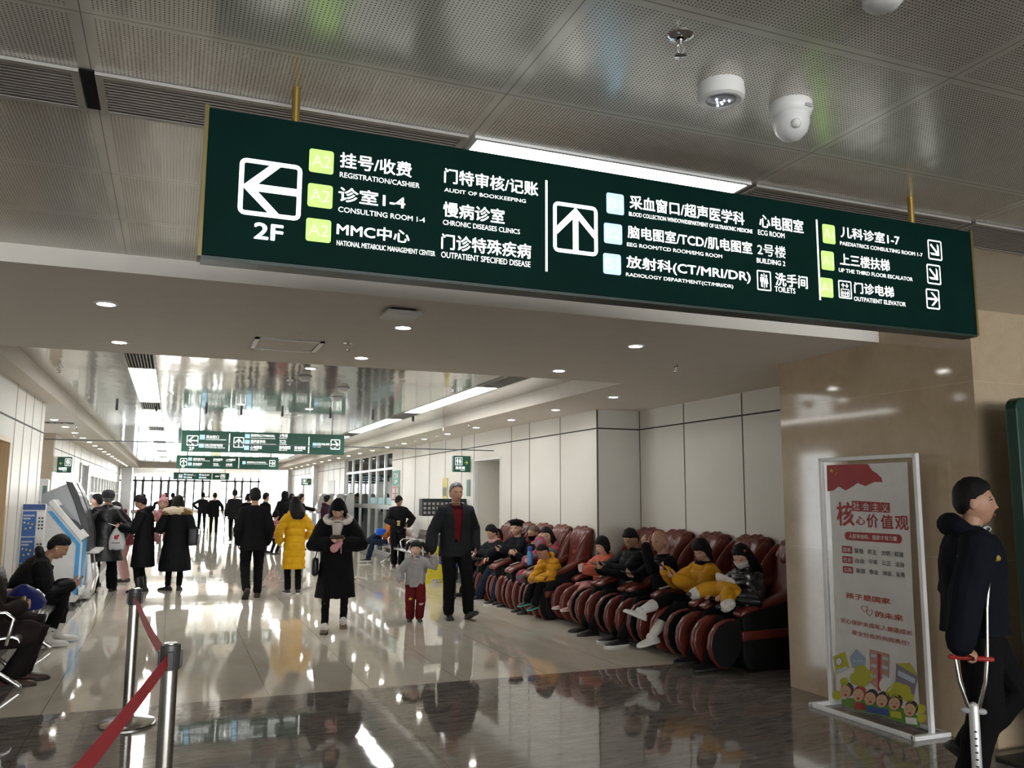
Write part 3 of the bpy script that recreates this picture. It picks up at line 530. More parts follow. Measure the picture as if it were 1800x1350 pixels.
# wall notices beside the glass doors
o = empty('wall_notice', (XR, 21.45, 1.5), label='tall green and red notice on the wall beside the glass doors', cat='poster')
on(o, MB().box(XR-.012, XR, 21.05, 21.85, 1.86, 2.25), 'green_panel', mat('teal notice', (.05, .22, .16), .5)); on(o, MB().box(XR-.012, XR, 21.45, 21.85, 1.48, 1.85), 'red_panel', mat('red notice', (.42, .06, .06), .5)); on(o, MB().box(XR-.012, XR, 21.05, 21.44, 1.48, 1.85), 'dark_panel', mat('grey green notice', (.12, .17, .13), .5))
T = MB()
LW = Vector((-.00012, 0, 0))
def Qw(a, b): return (XR-.0135, a, b)
put_text(T, '门诊', 21.7, 2.05, 21.2, 2.18, Qw, lift=LW); put_text(T, '2F', 21.6, 1.93, 21.25, 2.01, Qw, lift=LW); on(o, T, 'lettering', WHITEPL); T = MB(); put_text(T, '温馨', 21.78, 1.68, 21.52, 1.80, Qw, lift=LW); put_text(T, '提示', 21.78, 1.53, 21.52, 1.65, Qw, lift=LW); on(o, T, 'lettering', WHITEPL); T = MB(); put_text(T, '禁止', 21.36, 1.68, 21.12, 1.80, Qw, lift=LW); put_text(T, '吸烟', 21.36, 1.53, 21.12, 1.65, Qw, lift=LW); on(o, T, 'lettering', WHITEPL)
o = empty('wall_notice', (XR, 31, 1.6), label='pale framed notice on the right wall above the self-service machines', cat='poster'); on(o, MB().box(XR-.01, XR, 30.4, 31.6, 1.55, 2.15), 'sheet', mat('pale grey notice', (.50, .49, .46), .5))
o = empty('wall_notice', (XR, 16.0, 1.4), label='yellow safety card on the wall behind the grey-haired man', cat='poster'); on(o, MB().box(XR-.015, XR, 17.0, 17.35, 1.55, 1.98), 'card', mat('yellow card', (.55, .48, .16), .5)); on(o, MB().box(XR-.02, XR-.012, 17.05, 17.3, 1.6, 1.78), 'black_figure', BLACKP)
o = empty('wall_notice', (XR, 15.5, 1.4), label='small green card on the wall at the toilet doorway', cat='poster'); on(o, MB().box(XR-.012, XR, 15.55, 15.75, 1.6, 1.92), 'card', GREEN2)
# ---------------------------------------------------------------- belt posts
RED = mat('red webbing', (.36, .022, .028), .7, bump=.1, bscale=300)
def stanchion(x, y, label, rz=0):
    o = empty('belt_post', (x, y, 0), rz, label, 'barrier post', 'belt barrier posts')
    MB().lathe([(.19, 0), (.192, .012), (.180, .024), (.09, .040), (.045, .050), (.039, .062), (.037, .07)], 40).build('base', STEEL, o, smooth=True)
    MB().cyl((0, 0, .05), (0, 0, .84), .036, n=28).build('pole', STEEL, o, smooth=True)
    MB().lathe([(.039, .82), (.044, .822), (.044, .915), (.042, .93), (.030, .934)], 28).build('head', mat('dark grey head', (.05, .048, .045), .35), o, smooth=True)
    MB().lathe([(.030, .932), (.030, .937), (.01, .938)], 20).build('cap', CHROME, o, smooth=True)
    k = MB()
    for a in (0, PI/2, PI, -PI/2):
        c, s = math.cos(a), math.sin(a); k.T = Matrix(((c, -s, 0, 0), (s, c, 0, 0), (0, 0, 1, 0), (0, 0, 0, 1))); k.rbox(.036, .052, -.014, .014, .83, .905, .003)
    k.build('clip', BLACKP, o); return o
def belt(o, p, q, tw0, tw1, sag, h=.048):
    p, q = Vector(p), Vector(q); d = (q-p).normalized(); n = 26; up = Vector((0, 0, 1)); side = d.cross(up).normalized(); v = []; f = []
    for i in range(n+1):
        t = i/n; c = p.lerp(q, t)-up*sag*4*t*(1-t); a = tw0+(tw1-tw0)*t; w = up*math.cos(a)+side*math.sin(a)
        for sgn in (-1, 1):
            for th in (-.0008, .0008): v.append(c+w*h/2*sgn+(side*math.cos(a)-up*math.sin(a))*th)
    for i in range(n): a = 4*i; f += [(a, a+4, a+6, a+2), (a+1, a+3, a+7, a+5), (a, a+1, a+5, a+4), (a+2, a+6, a+7, a+3)]
    b = MB().add(v, f).build('belt', RED, smooth=60); b.parent = o; b.matrix_parent_inverse = Matrix.Translation(-Vector(o.location))
s1 = stanchion(-.21, 6.74, 'stainless belt post farther from the viewer with a round base'); s2 = stanchion(.03, 4.22, 'stainless belt post nearer the viewer, cut off by the picture bottom'); s3 = stanchion(-.36, 1.5, 'stainless belt post out of the picture that holds the red belt end')
belt(s1, (-.20, 6.70, .865), (.015, 4.27, .868), .75, 1.35, .03, .062); belt(s2, (.02, 4.18, .868), (-.35, 1.55, .868), .15, .5, .015, .052)

# ---------------------------------------------------------------- banner stand
o = empty('banner_stand', (4.85, 4.94, 0), label='white-framed stand with a white and red poster banner against the marble pillar', cat='banner stand')
BX = 4.85; f = MB()
for y in (4.47, 5.41): f.rbox(BX-.016, BX+.016, y-.016, y+.016, .02, 1.915, .004)
f.rbox(BX-.016, BX+.016, 4.47, 5.41, 1.885, 1.915, .004); on(o, f, 'frame', WHITEM)
f = MB()
for y in (4.45, 5.43): f.rbox(4.66, 4.985, y-.02, y+.02, 0, .03, .004)
for x in (4.675, 4.97): f.rbox(x-.015, x+.015, 4.45, 5.43, 0, .03, .004)
on(o, f, 'base', WHITEM)
def bow(y, z): t = (y-4.94)/.4; return BX-.004-.02*max(0, 1-z/.6)*(1-t*t*.4)-.006*math.sin(z*3)
v = []; fs = []
NY, NZ = 10, 24
for j in range(NZ+1):
    for i in range(NY+1):
        z = .075+(1.855-.075)*j/NZ; w = .395-.012*math.sin(PI*j/NZ); y = 4.94+w*(1-2*i/NY); v.append((bow(y, z), y, z))
for j in range(NZ):
    for i in range(NY): a = j*(NY+1)+i; fs.append((a, a+1, a+NY+2, a+NY+1))
bn = MB().add(v, fs); bn.add([(x+.002, y, z) for x, y, z in v], [tuple(reversed(q)) for q in fs]); on(o, bn, 'banner', mat('white banner vinyl', (.60, .585, .56), .35), smooth=60)
def Pb(a, b): return (bow(a, b)-.0022, a, b)
def Pb2(a, b): return (bow(a, b)-.0034, a, b)
def Pb3(a, b): return (bow(a, b)-.0046, a, b)
def bp(x, y): v = at(x, y, X=BX-.008); return v.y, v.z
def bp4(a, b, c, d): (y0, z1), (y1, z0) = bp(a, b), bp(c, d); return y0, z0, y1, z1
BR = mat('banner crimson', (.30, .012, .018), .45); BT = mat('banner brick red', (.38, .05, .018), .45); BK = mat('banner grey ink', (.05, .045, .045), .45); BW = mat('banner pale ink', (.62, .58, .55), .45); BY = mat('banner yellow', (.62, .42, .04), .45)
LIFT = Vector((-.00012, 0, 0))
A = MB()
def cr(x, y, ox, oy, sx, sy): return (ox+x/sx, oy+y/sy)
def c5(x, y): return bp(1420+x/5, 790+y/5)      # from the two close views of the banner
def c6(x, y): return bp(1420+x/5, 1040+y/5)
put_poly(A, [c5(*p) for p in ((160, 138), (520, 128), (560, 185), (600, 210), (640, 250), (652, 288), (580, 285), (500, 322), (430, 295), (380, 330), (325, 362), (265, 325), (220, 360), (165, 370))], Pb, 0)
def star(x, y, r):
    q = [];
    for k in range(10): t = PI/2+k*PI/5; rr = r if k % 2 == 0 else r*.4; q.append(c5(x+rr*math.cos(t), y-rr*math.sin(t)))
    put_poly(A, q, Pb2, 2)
star(203, 187, 20)
for x, y in ((238, 165), (250, 182), (250, 205), (240, 220)): star(x, y, 7)
for i, s in enumerate('社会主义'):
    x0 = 380+84*i; q = [c5(x0, 450+5*i), c5(x0+80, 454+5*i), c5(x0+80, 546+4*i), c5(x0, 541+4*i)]; put_poly(A, q, Pb, 0); put_text(A, s, *bp4(1420+(x0+10)/5, 790+(462+5*i)/5, 1420+(x0+70)/5, 790+(533+5*i)/5), Pb2, 1)
put_text(A, '核', *bp4(1420+245/5, 790+465/5, 1420+400/5, 790+672/5), Pb, 0, .03); put_text(A, '心', *bp4(1420+415/5, 790+590/5, 1420+498/5, 790+665/5), Pb, 0, .02)
for i, s in enumerate('价值观'): put_text(A, s, *bp4(1420+(508+125*i)/5, 790+(568+8*i)/5, 1420+(612+134*i)/5, 790+(690+10*i)/5), Pb, 0, .025)
y0, z0, y1, z1 = bp4(1420+317/5, 790+722/5, 1420+825/5, 790+830/5); hh = .032
zc0 = c5(320, 757)[1]; zc1 = c5(822, 790)[1]; zc = (zc0+zc1)/2; pts = []
for cy, s in ((y1+hh, -90), (y0-hh, 90)):
    for k in range(7): t = math.radians(s+30*k-0); pts.append((cy-hh*math.cos(t), zc+hh*math.sin(t)))
put_poly(A, pts, Pb, 0); put_text(A, '人民有信仰，国家才有力量', y0-.045, zc-.017, y1+.045, zc+.017, Pb2, 1, .02)
for r, (a, bs) in enumerate((('国家', ('富强', '民主', '文明', '和谐')), ('社会', ('自由', '平等', '公正', '法治')), ('公民', ('爱国', '敬业', '诚信', '友善')))):
    yy = 880+88*r; x0 = 295+5*r; ya, za, yb, zb = bp4(1420+x0/5, 790+(yy-33)/5, 1420+(x0+92)/5, 790+(yy+36)/5); put_poly(A, [(ya, za), (yb, za), (yb, zb), (ya, zb)], Pb, 0); put_text(A, a, ya-.012, za+.01, yb+.012, zb-.01, Pb2, 1, .015)
    for k, s in enumerate(bs): xx = 405+8*r+117*k; put_text(A, s, *bp4(1420+xx/5, 790+(yy-12+10*k)/5, 1420+(xx+80)/5, 790+(yy+36+11*k)/5), Pb, 4, .015)
put_text(A, '孩子是国家', *bp4(1420+335/5, 1040+5/5, 1420+725/5, 1040+112/5), Pb, 3, .03); put_text(A, '的未来', *bp4(1420+595/5, 1040+168/5, 1420+840/5, 1040+262/5), Pb, 3, .035)
put_text(A, '关心保护未成年人健康成长', *bp4(1420+290/5, 1040+228/5, 1420+925/5, 1040+390/5), Pb, 3, .015); put_text(A, '是全社会的共同责任!', *bp4(1420+390/5, 1040+335/5, 1420+895/5, 1040+478/5), Pb, 3, .015)
for x, y in ((500, 150), (545, 185)):
    H = [(x+30*(16*math.sin(t)**3)/16, y-32*(13*math.cos(t)-5*math.cos(2*t)-2*math.cos(3*t)-math.cos(4*t))/15) for t in [2*PI*k/24 for k in range(24)]]; Hi = [(x+(a-x)*.8, y+(b-y)*.8) for a, b in H]
    n = 24; A.add([Pb(*c6(*p)) for p in H]+[Pb(*c6(*p)) for p in Hi], [(i, (i+1) % n, (i+1) % n+n, i+n) for i in range(n)], 3)
on(o, A, 'lettering', [BR, BW, BY, BT, BK])
D = MB(); dm = [mat('print '+n, c, .45) for n, c in (('olive', (.40, .38, .03)), ('slate blue', (.26, .34, .42)), ('salmon', (.42, .22, .18)), ('red', (.32, .03, .03)), ('pale blue', (.40, .48, .55)), ('skin', (.52, .33, .20)), ('dark hair', (.03, .018, .018)), ('red hair', (.30, .04, .02)), ('leaf green', (.09, .20, .03)), ('deep blue', (.03, .07, .22)), ('mauve grey', (.20, .17, .22)), ('white', (.62, .60, .57)))]
def dp(pts, m, L=Pb): put_poly(D, [c6(*p) for p in pts], L, m)
def dd(x, y, rx, ry, m, L=Pb, n=18): put_poly(D, [c6(x+rx*math.cos(2*PI*k/n), y+ry*math.sin(2*PI*k/n)) for k in range(n)], L, m)
dp(((225, 570), (335, 525), (375, 665), (260, 725)), 0); dd(283, 612, 30, 38, 10, Pb2); dd(283, 612, 24, 31, 11, Pb3); dp(((260, 690), (350, 655), (365, 672), (275, 722)), 4, Pb2)
dp(((375, 575), (433, 500), (518, 580), (510, 690), (400, 670)), 1); 
for a in range(3): dp(((412+30*a, 600), (430+30*a, 603), (430+30*a, 620), (412+30*a, 617)), 4, Pb2)
dp(((548, 505), (722, 548), (725, 760), (640, 870), (560, 800)), 2); dp(((620, 545), (650, 548), (655, 870), (630, 870)), 3, Pb2)
for yy in (0, 88, 178): dp(((562, 545+yy), (612, 552+yy), (612, 580+yy), (566, 572+yy)), 4, Pb2); dp(((664, 565+yy*.9), (714, 580+yy*.9), (714, 606+yy*.9), (668, 594+yy*.9)), 4, Pb2)
dd(700, 815, 60, 65, 11, Pb2)
dp(((785, 630), (905, 625), (975, 740), (940, 930), (780, 800)), 10); dp(((785, 630), (905, 625), (975, 745)), 0, Pb2); dp(((805, 690), (955, 765), (950, 810), (802, 735)), 4, Pb2)
for x, y, r in ((480, 700, 60), (440, 760, 60), (540, 740, 55), (490, 780, 60), (330, 790, 38), (800, 850, 60), (850, 880, 70), (750, 880, 50), (270, 910, 45), (900, 930, 45), (1000, 1030, 45), (1010, 1110, 40)): dd(x, y, r, r*.95, 0, Pb2)
dp(((350, 930), (600, 950), (780, 990), (985, 1090), (1000, 1190), (850, 1150), (700, 1100), (520, 1060), (370, 1010)), 8, Pb2)
for x, y, hm, bm_ in ((350, 870, 6, 8), (465, 900, 7, 3), (570, 930, 6, 9), (672, 950, 6, 9), (782, 975, 6, 0), (915, 1030, 6, 11)):
    dp(((x-45, y+70), (x+50, y+80), (x+62, y+140), (x-35, y+125)), bm_, Pb3); dd(x+8, y-10, 58, 66, hm, Pb2); dd(x-6, y+8, 50, 56, 5, Pb3)
def Pb4(a, b): return (bow(a, b)-.006, a, b)
for x, y in ((350, 870), (465, 900), (570, 930), (672, 950), (782, 975), (915, 1030)): dd(x-4, y+36, 14, 11, 3, Pb4, 10); dd(x-24, y+2, 5, 4, 6, Pb4, 8); dd(x+14, y+6, 5, 4, 6, Pb4, 8)
on(o, D, 'printed_picture', dm)

LIFT = Vector((0, -.00012, 0))
# dark green board on the far right
o = empty('notice_board', (5.25, 3.78, 0), label='dark green rounded notice board cut off by the right picture edge', cat='notice board')
q = []
for cy, cz, s in ((5.62, 2.17, 0), (5.0, 2.17, 90), (5.0, .30, 180), (5.62, .30, 270)):
    for k in range(5): t = math.radians(s+22.5*k); q.append((cy+.07*math.cos(t), cz+.07*math.sin(t)))
on(o, MB().prism(q, 3.74, 3.82, 'y', bevel=.008), 'board', mat('deep green enamel', (.004, .035, .022), .35)); on(o, MB().rbox(5.02, 5.60, 3.735, 3.745, .34, 2.12, .002), 'face_panel', mat('dim olive board face', (.06, .06, .045), .6))
b = MB(); b.rbox(4.78, 5.8, 3.62, 3.94, 0, .03, .006); b.rbox(5.1, 5.5, 3.75, 3.81, .03, .26, .004); on(o, b, 'base', mat('dark base plate', (.01, .012, .011), .5))

# ---------------------------------------------------------------- self-service machines
BLUE = mat('sky blue trim', (.05, .30, .62), .4)
o = empty('self_service_machine', (-1.5, 14.2, 0), label='white and blue self-service machine beside the man looking at his phone', cat='ticket machine', group='self-service machines on the left')
side = [(-1.80, .06), (-1.22, .06), (-1.18, .12), (-1.18, .90), (-1.22, .98), (-1.60, 1.44), (-1.80, 1.44)]
on(o, MB().prism(side, 13.9, 14.45, 'y', 0, .012), 'housing', mat('white machine shell', (.60, .60, .60), .35))
on(o, MB().prism([(-1.26, .18), (-1.205, .18), (-1.205, .885), (-1.60, 1.36), (-1.66, 1.36), (-1.26, .87)], 13.888, 13.9, 'y'), 'blue_stripe', BLUE)
on(o, MB().prism([(-1.165, .28), (-1.18, .28), (-1.18, .95), (-1.165, .95)], 13.92, 14.43, 'y'), 'front_panel', BLUE)
on(o, MB().prism([(-1.14, .98), (-1.20, .93), (-1.66, 1.48), (-1.60, 1.53)], 13.88, 14.47, 'y', 0, .01), 'screen_bezel', WHITEPL)
on(o, MB().prism([(-1.225, 1.085), (-1.222, 1.088), (-1.52, 1.445), (-1.523, 1.442)], 13.95, 14.40, 'y'), 'screen', SCREEN)
on(o, MB().box(-1.62, -1.50, 13.895, 13.9, .74, .80), 'card_slot', BLACKP); on(o, MB().prism([(-1.22, .16), (-1.16, .16), (-1.14, .24), (-1.20, .26)], 13.9, 14.45, 'y'), 'paper_tray', WHITEPL)
fb = MB()
for x in (-1.72, -1.28): fb.cyl((x, 13.98, 0), (x, 13.98, .07), .025); fb.cyl((x, 14.38, 0), (x, 14.38, .07), .025)
on(o, fb, 'feet', BLACKP)
def tall_machine(y, label):
    o = empty('self_service_machine', (-1.45, y, 0), label=label, cat='ticket machine', group='self-service machines on the left')
    on(o, MB().prism([(-1.85, .03), (-1.22, .03), (-1.16, .75), (-1.20, 1.10), (-1.32, 1.48), (-1.46, 1.75), (-1.52, 1.76), (-1.85, 1.60)], y-.25, y+.25, 'y', 0, .01), 'housing', mat('pale grey machine shell', (.36, .37, .385), .4, .2))
    on(o, MB().prism([(-1.20, .72), (-1.13, .74), (-1.14, .98), (-1.20, 1.24), (-1.33, 1.58), (-1.43, 1.78), (-1.53, 1.80), (-1.40, 1.50), (-1.28, 1.16), (-1.22, .9)], y-.27, y+.27, 'y', 0, .012), 'screen_front', mat('charcoal machine front', (.035, .037, .04), .35))
    on(o, MB().prism([(-1.46, 1.782), (-1.36, 1.62), (-1.345, 1.63), (-1.445, 1.795)], y-.24, y+.24, 'y'), 'lamp_panel', WHITEPL)
    on(o, MB().rbox(-1.2, -1.0, y-.22, y+.22, .70, .745, .02), 'shelf', WHITEPL); on(o, MB().prism([(-1.22, .02), (-1.10, .02), (-1.06, .30), (-1.12, .70), (-1.2, .70)], y-.23, y+.23, 'y', 0, .01), 'base_front', STEEL); return o
tall_machine(14.85, 'grey self-service machine with a dark curved front, behind the white one'); tall_machine(15.55, 'second grey machine with a dark curved front, half hidden behind the first')
o = empty('leaflet_rack', (-1.43, 11.32, 0), label='blue leaflet rack with a slotted white side behind the sitting man', cat='rack')
on(o, MB().rbox(-1.605, -1.372, 11.30, 11.36, .05, 1.49, .006), 'back_panel', WHITEPL); on(o, MB().box(-1.605, -1.372, 11.292, 11.30, 1.42, 1.485), 'header', mat('poster blue', (.03, .075, .24), .5))
for k in range(3): on(o, MB().box(-1.60, -1.46, 11.29, 11.30, 1.405-.30*(k+1)+.012, 1.405-.30*k), 'leaflet', mat('leaflet blue', (.03, .11, .33), .5))
T = MB(); 
for k in range(3):
    z = 1.405-.30*k
    for r in range(2):
        for i in range(6-2*r): T.box(-1.59+.019*i, -1.576+.019*i, 11.287, 11.29, z-.06-.035*r, z-.04-.035*r, 0)
    for i, (dx, dz, m) in enumerate(((.03, .13, 0), (.08, .14, 1), (.13, .15, 1), (.11, .19, 0), (.05, .2, 1))): T.box(-1.60+dx*.8-.009, -1.60+dx*.8+.009, 11.287, 11.29, z-dz-.010, z-dz+.010, m)
    for i in range(4):
        for j in range(2): T.rbox(-1.437+.032*j, -1.418+.032*j, 11.287, 11.30, z-.09-.04*i, z-.07-.04*i, .004, 2)
on(o, T, 'printed_marks', [mat('leaflet white', (.55, .57, .6), .5), mat('leaflet yellow', (.6, .45, .1), .5), BLACKP])
o = empty('sanitiser_dispenser', (-1.95, 15.9, 0), label='white dispenser on a grey post beside the lobby corner', cat='dispenser')
on(o, MB().rbox(-2.13, -1.90, 15.75, 15.95, 1.48, 1.85, .02), 'body', WHITEPL); on(o, MB().rbox(-1.98, -1.915, 15.742, 15.75, 1.55, 1.74, .004), 'window', mat('grey green window', (.16, .24, .22), .2)); on(o, MB().rbox(-2.16, -1.86, 15.7, 16.0, 1.42, 1.48, .01), 'tray', GREYP)
l = MB(); l.box(-2.12, -2.06, 15.76, 15.82, 0, 1.42); l.box(-1.95, -1.89, 15.76, 15.82, 0, 1.42); on(o, l, 'post', BLACKP)
def wall_machine(x, y, label, w=.62):
    o = empty('self_service_machine', (x, y, 0), label=label, cat='ticket machine', group='self-service machines on the right'); a = w/2
    on(o, MB().prism([(x+.55, .04), (x+.02, .04), (x, .12), (x, 1.0), (x+.55, 1.0)], y-a, y+a, 'y', 0, .01), 'cabinet', mat('light grey cabinet', (.50, .50, .50), .4))
    on(o, MB().prism([(x-.1, 1.0), (x+.55, 1.0), (x+.55, 1.66), (x+.34, 1.66), (x+.2, 1.12), (x-.1, 1.06)], y-a, y+a, 'y', 0, .01), 'head', mat('grey machine head', (.36, .36, .365), .4, .2))
    on(o, MB().prism([(x+.185, 1.16), (x+.2, 1.155), (x+.33, 1.61), (x+.315, 1.615)], y-a+.08, y+a-.08, 'y'), 'screen', SCREEN)
    k = MB()
    for i in range(3): k.rbox(x-.006, x, y-a+.12, y-a+.19, .32+.2*i, .36+.2*i, .003)
    for i in range(3): k.rbox(x-.02+.06*i, x+.02+.06*i, y-.1, y+.1, 1.068+.015*i, 1.09+.015*i, .004)
    on(o, k, 'button_slots', BLACKP); return o
for k, y in enumerate((26.4, 28.0, 29.6, 31.2)): wall_machine(4.66, y, ('nearest', 'second', 'third', 'farthest')[k]+' grey self-service machine along the right wall beyond the glass doors')

# ---------------------------------------------------------------- benches
def bench(x, y0, n, face, label, pitch=.58):
    o = empty('waiting_bench', (x, y0, 0), label=label, cat='bench', group='perforated metal benches'); s = face      # face +1 looks to +x
    m, nt, b, Pp, (X, Y, Z) = base_mat('perforated chrome sheet') if 'perforated chrome sheet' not in MATS else (MATS['perforated chrome sheet'], None, None, None, (0, 0, 0))
    if nt:
        f1 = math_node(nt, 'SUBTRACT', math_node(nt, 'FRACT', math_node(nt, 'MULTIPLY', Y, 38)), .5); f2 = math_node(nt, 'SUBTRACT', math_node(nt, 'FRACT', math_node(nt, 'MULTIPLY', math_node(nt, 'ADD', X, math_node(nt, 'MULTIPLY', Z, .9)), 38)), .5)
        d = math_node(nt, 'ADD', math_node(nt, 'MULTIPLY', f1, f1), math_node(nt, 'MULTIPLY', f2, f2)); h = math_node(nt, 'LESS_THAN', d, .05)
        nt.links.new(mixc(nt, h, (.60, .60, .60), (.03, .03, .03)), b.inputs['Base Color']); b.inputs['Metallic'].default_value = .9; b.inputs['Roughness'].default_value = .25
    for k in range(n):
        y = y0+pitch*k; prof = [(-.24, .84), (-.22, .80), (-.17, .60), (-.145, .46), (-.10, .425), (.10, .43), (.22, .445), (.26, .425), (.27, .40)]
        R = [(x+s*a, z) for a, z in prof]; v = [(a, y+sg*(pitch/2-.02), b+t) for t in (0, .014) for a, b in R for sg in (-1, 1)]; q = len(R); fs = []
        for i in range(q-1): fs += [(2*i, 2*i+1, 2*i+3, 2*i+2), (2*q+2*i, 2*q+2*i+2, 2*q+2*i+3, 2*q+2*i+1), (2*i, 2*i+2, 2*q+2*i+2, 2*q+2*i), (2*i+1, 2*q+2*i+1, 2*q+2*i+3, 2*i+3)]
        fs += [(0, 2*q, 2*q+1, 1), (2*q-2, 2*q-1, 4*q-1, 4*q-2)]; on(o, MB().add(v, fs), 'seat', m, smooth=50)
    on(o, MB().rbox(x-.04, x+.04, y0-.3, y0+pitch*(n-1)+.3, .33, .40, .008), 'beam', BLACKP)
    for y in (y0-.1, y0+pitch*(n-1)+.1):
        g = MB(); g.tube([(x, y, .34), (x+s*.04, y, .2), (x+s*.27, y, .03)], .022); g.tube([(x, y, .34), (x-s*.02, y, .2), (x-s*.22, y, .03)], .022); on(o, g, 'leg', CHROME, smooth=True)
    for k in range(n+1):
        y = y0+pitch*(k-.5); g = MB(); g.tube([(x-s*.2, y, .62), (x-s*.1, y, .66), (x+s*.16, y, .65), (x+s*.22, y, .60), (x+s*.18, y, .40)], .014); on(o, g, 'armrest', CHROME, smooth=True)
    return o
bench(-1.36, 8.3, 4, 1, 'perforated metal bench along the left wall under the two sitting people'); bench(5.0, 17.2, 6, -1, 'perforated metal bench along the right wall behind the man in the cap')
# wet floor board, bin, charging rack, side table
o = empty('wet_floor_sign', (4.55, 15.3, 0), label='yellow folding wet floor board behind the little girl', cat='floor sign'); YL = mat('warning yellow', (.62, .52, .03), .5)
for sg in (-1, 1): on(o, MB().prism([(4.40, 0), (4.50, 0), (4.51, .08), (4.69, .08), (4.70, 0), (4.80, 0), (4.66, .66), (4.54, .66)], 15.3+sg*.02, 15.3+sg*.035, 'y'), 'panel', YL)
on(o, MB().rbox(4.56, 4.64, 15.27, 15.33, .62, .68, .01), 'hinge_handle', YL)
o = empty('litter_bin', (5.05, 16.05, 0), label='black litter bin by the wall behind the grey-haired man', cat='bin'); on(o, MB().prism([(4.88, 0), (5.22, 0), (5.25, .78), (4.85, .78)], 15.85, 16.25, 'y', 0, .02), 'body', mat('black bin plastic', (.015, .015, .016), .45)); on(o, MB().rbox(4.82, 5.28, 15.82, 16.28, .77, .86, .03), 'lid', BLACKP)
o = empty('charging_rack', (4.9, 15.9, 1.2), label='black phone charging rack on the wall behind the grey-haired man', cat='rack'); on(o, MB().rbox(4.45, 5.34, 15.75, 16.0, 1.22, 1.52, .02), 'housing', BLACKP)
T = MB()
for i in range(10):
    for j in range(3): on(o, MB().rbox(4.48+.085*i, 4.53+.085*i, 15.742, 15.75, 1.26+.085*j, 1.31+.085*j, .003), 'charging_slot', GREYP)
on(o, MB().rbox(4.45, 5.34, 15.76, 15.99, 1.52, 1.55, .005), 'top_rim', mat('dark green rim', (.01, .05, .035), .4))
o = empty('side_table', (4.42, 13.15, 0), label='small side table with a blue cloth before the woman with a ponytail', cat='table'); on(o, MB().rbox(4.12, 4.62, 12.85, 13.45, .59, .63, .01), 'tabletop', BLACKP); on(o, MB().rbox(4.10, 4.45, 12.83, 13.47, .50, .642, .012), 'cloth', mat('royal blue cloth', (.02, .03, .20), .8))
for x in (4.2, 4.58):
    for y in (12.9, 13.4): on(o, MB().cyl((x, y, 0), (x, y, .6), .016), 'leg', BLACKP)

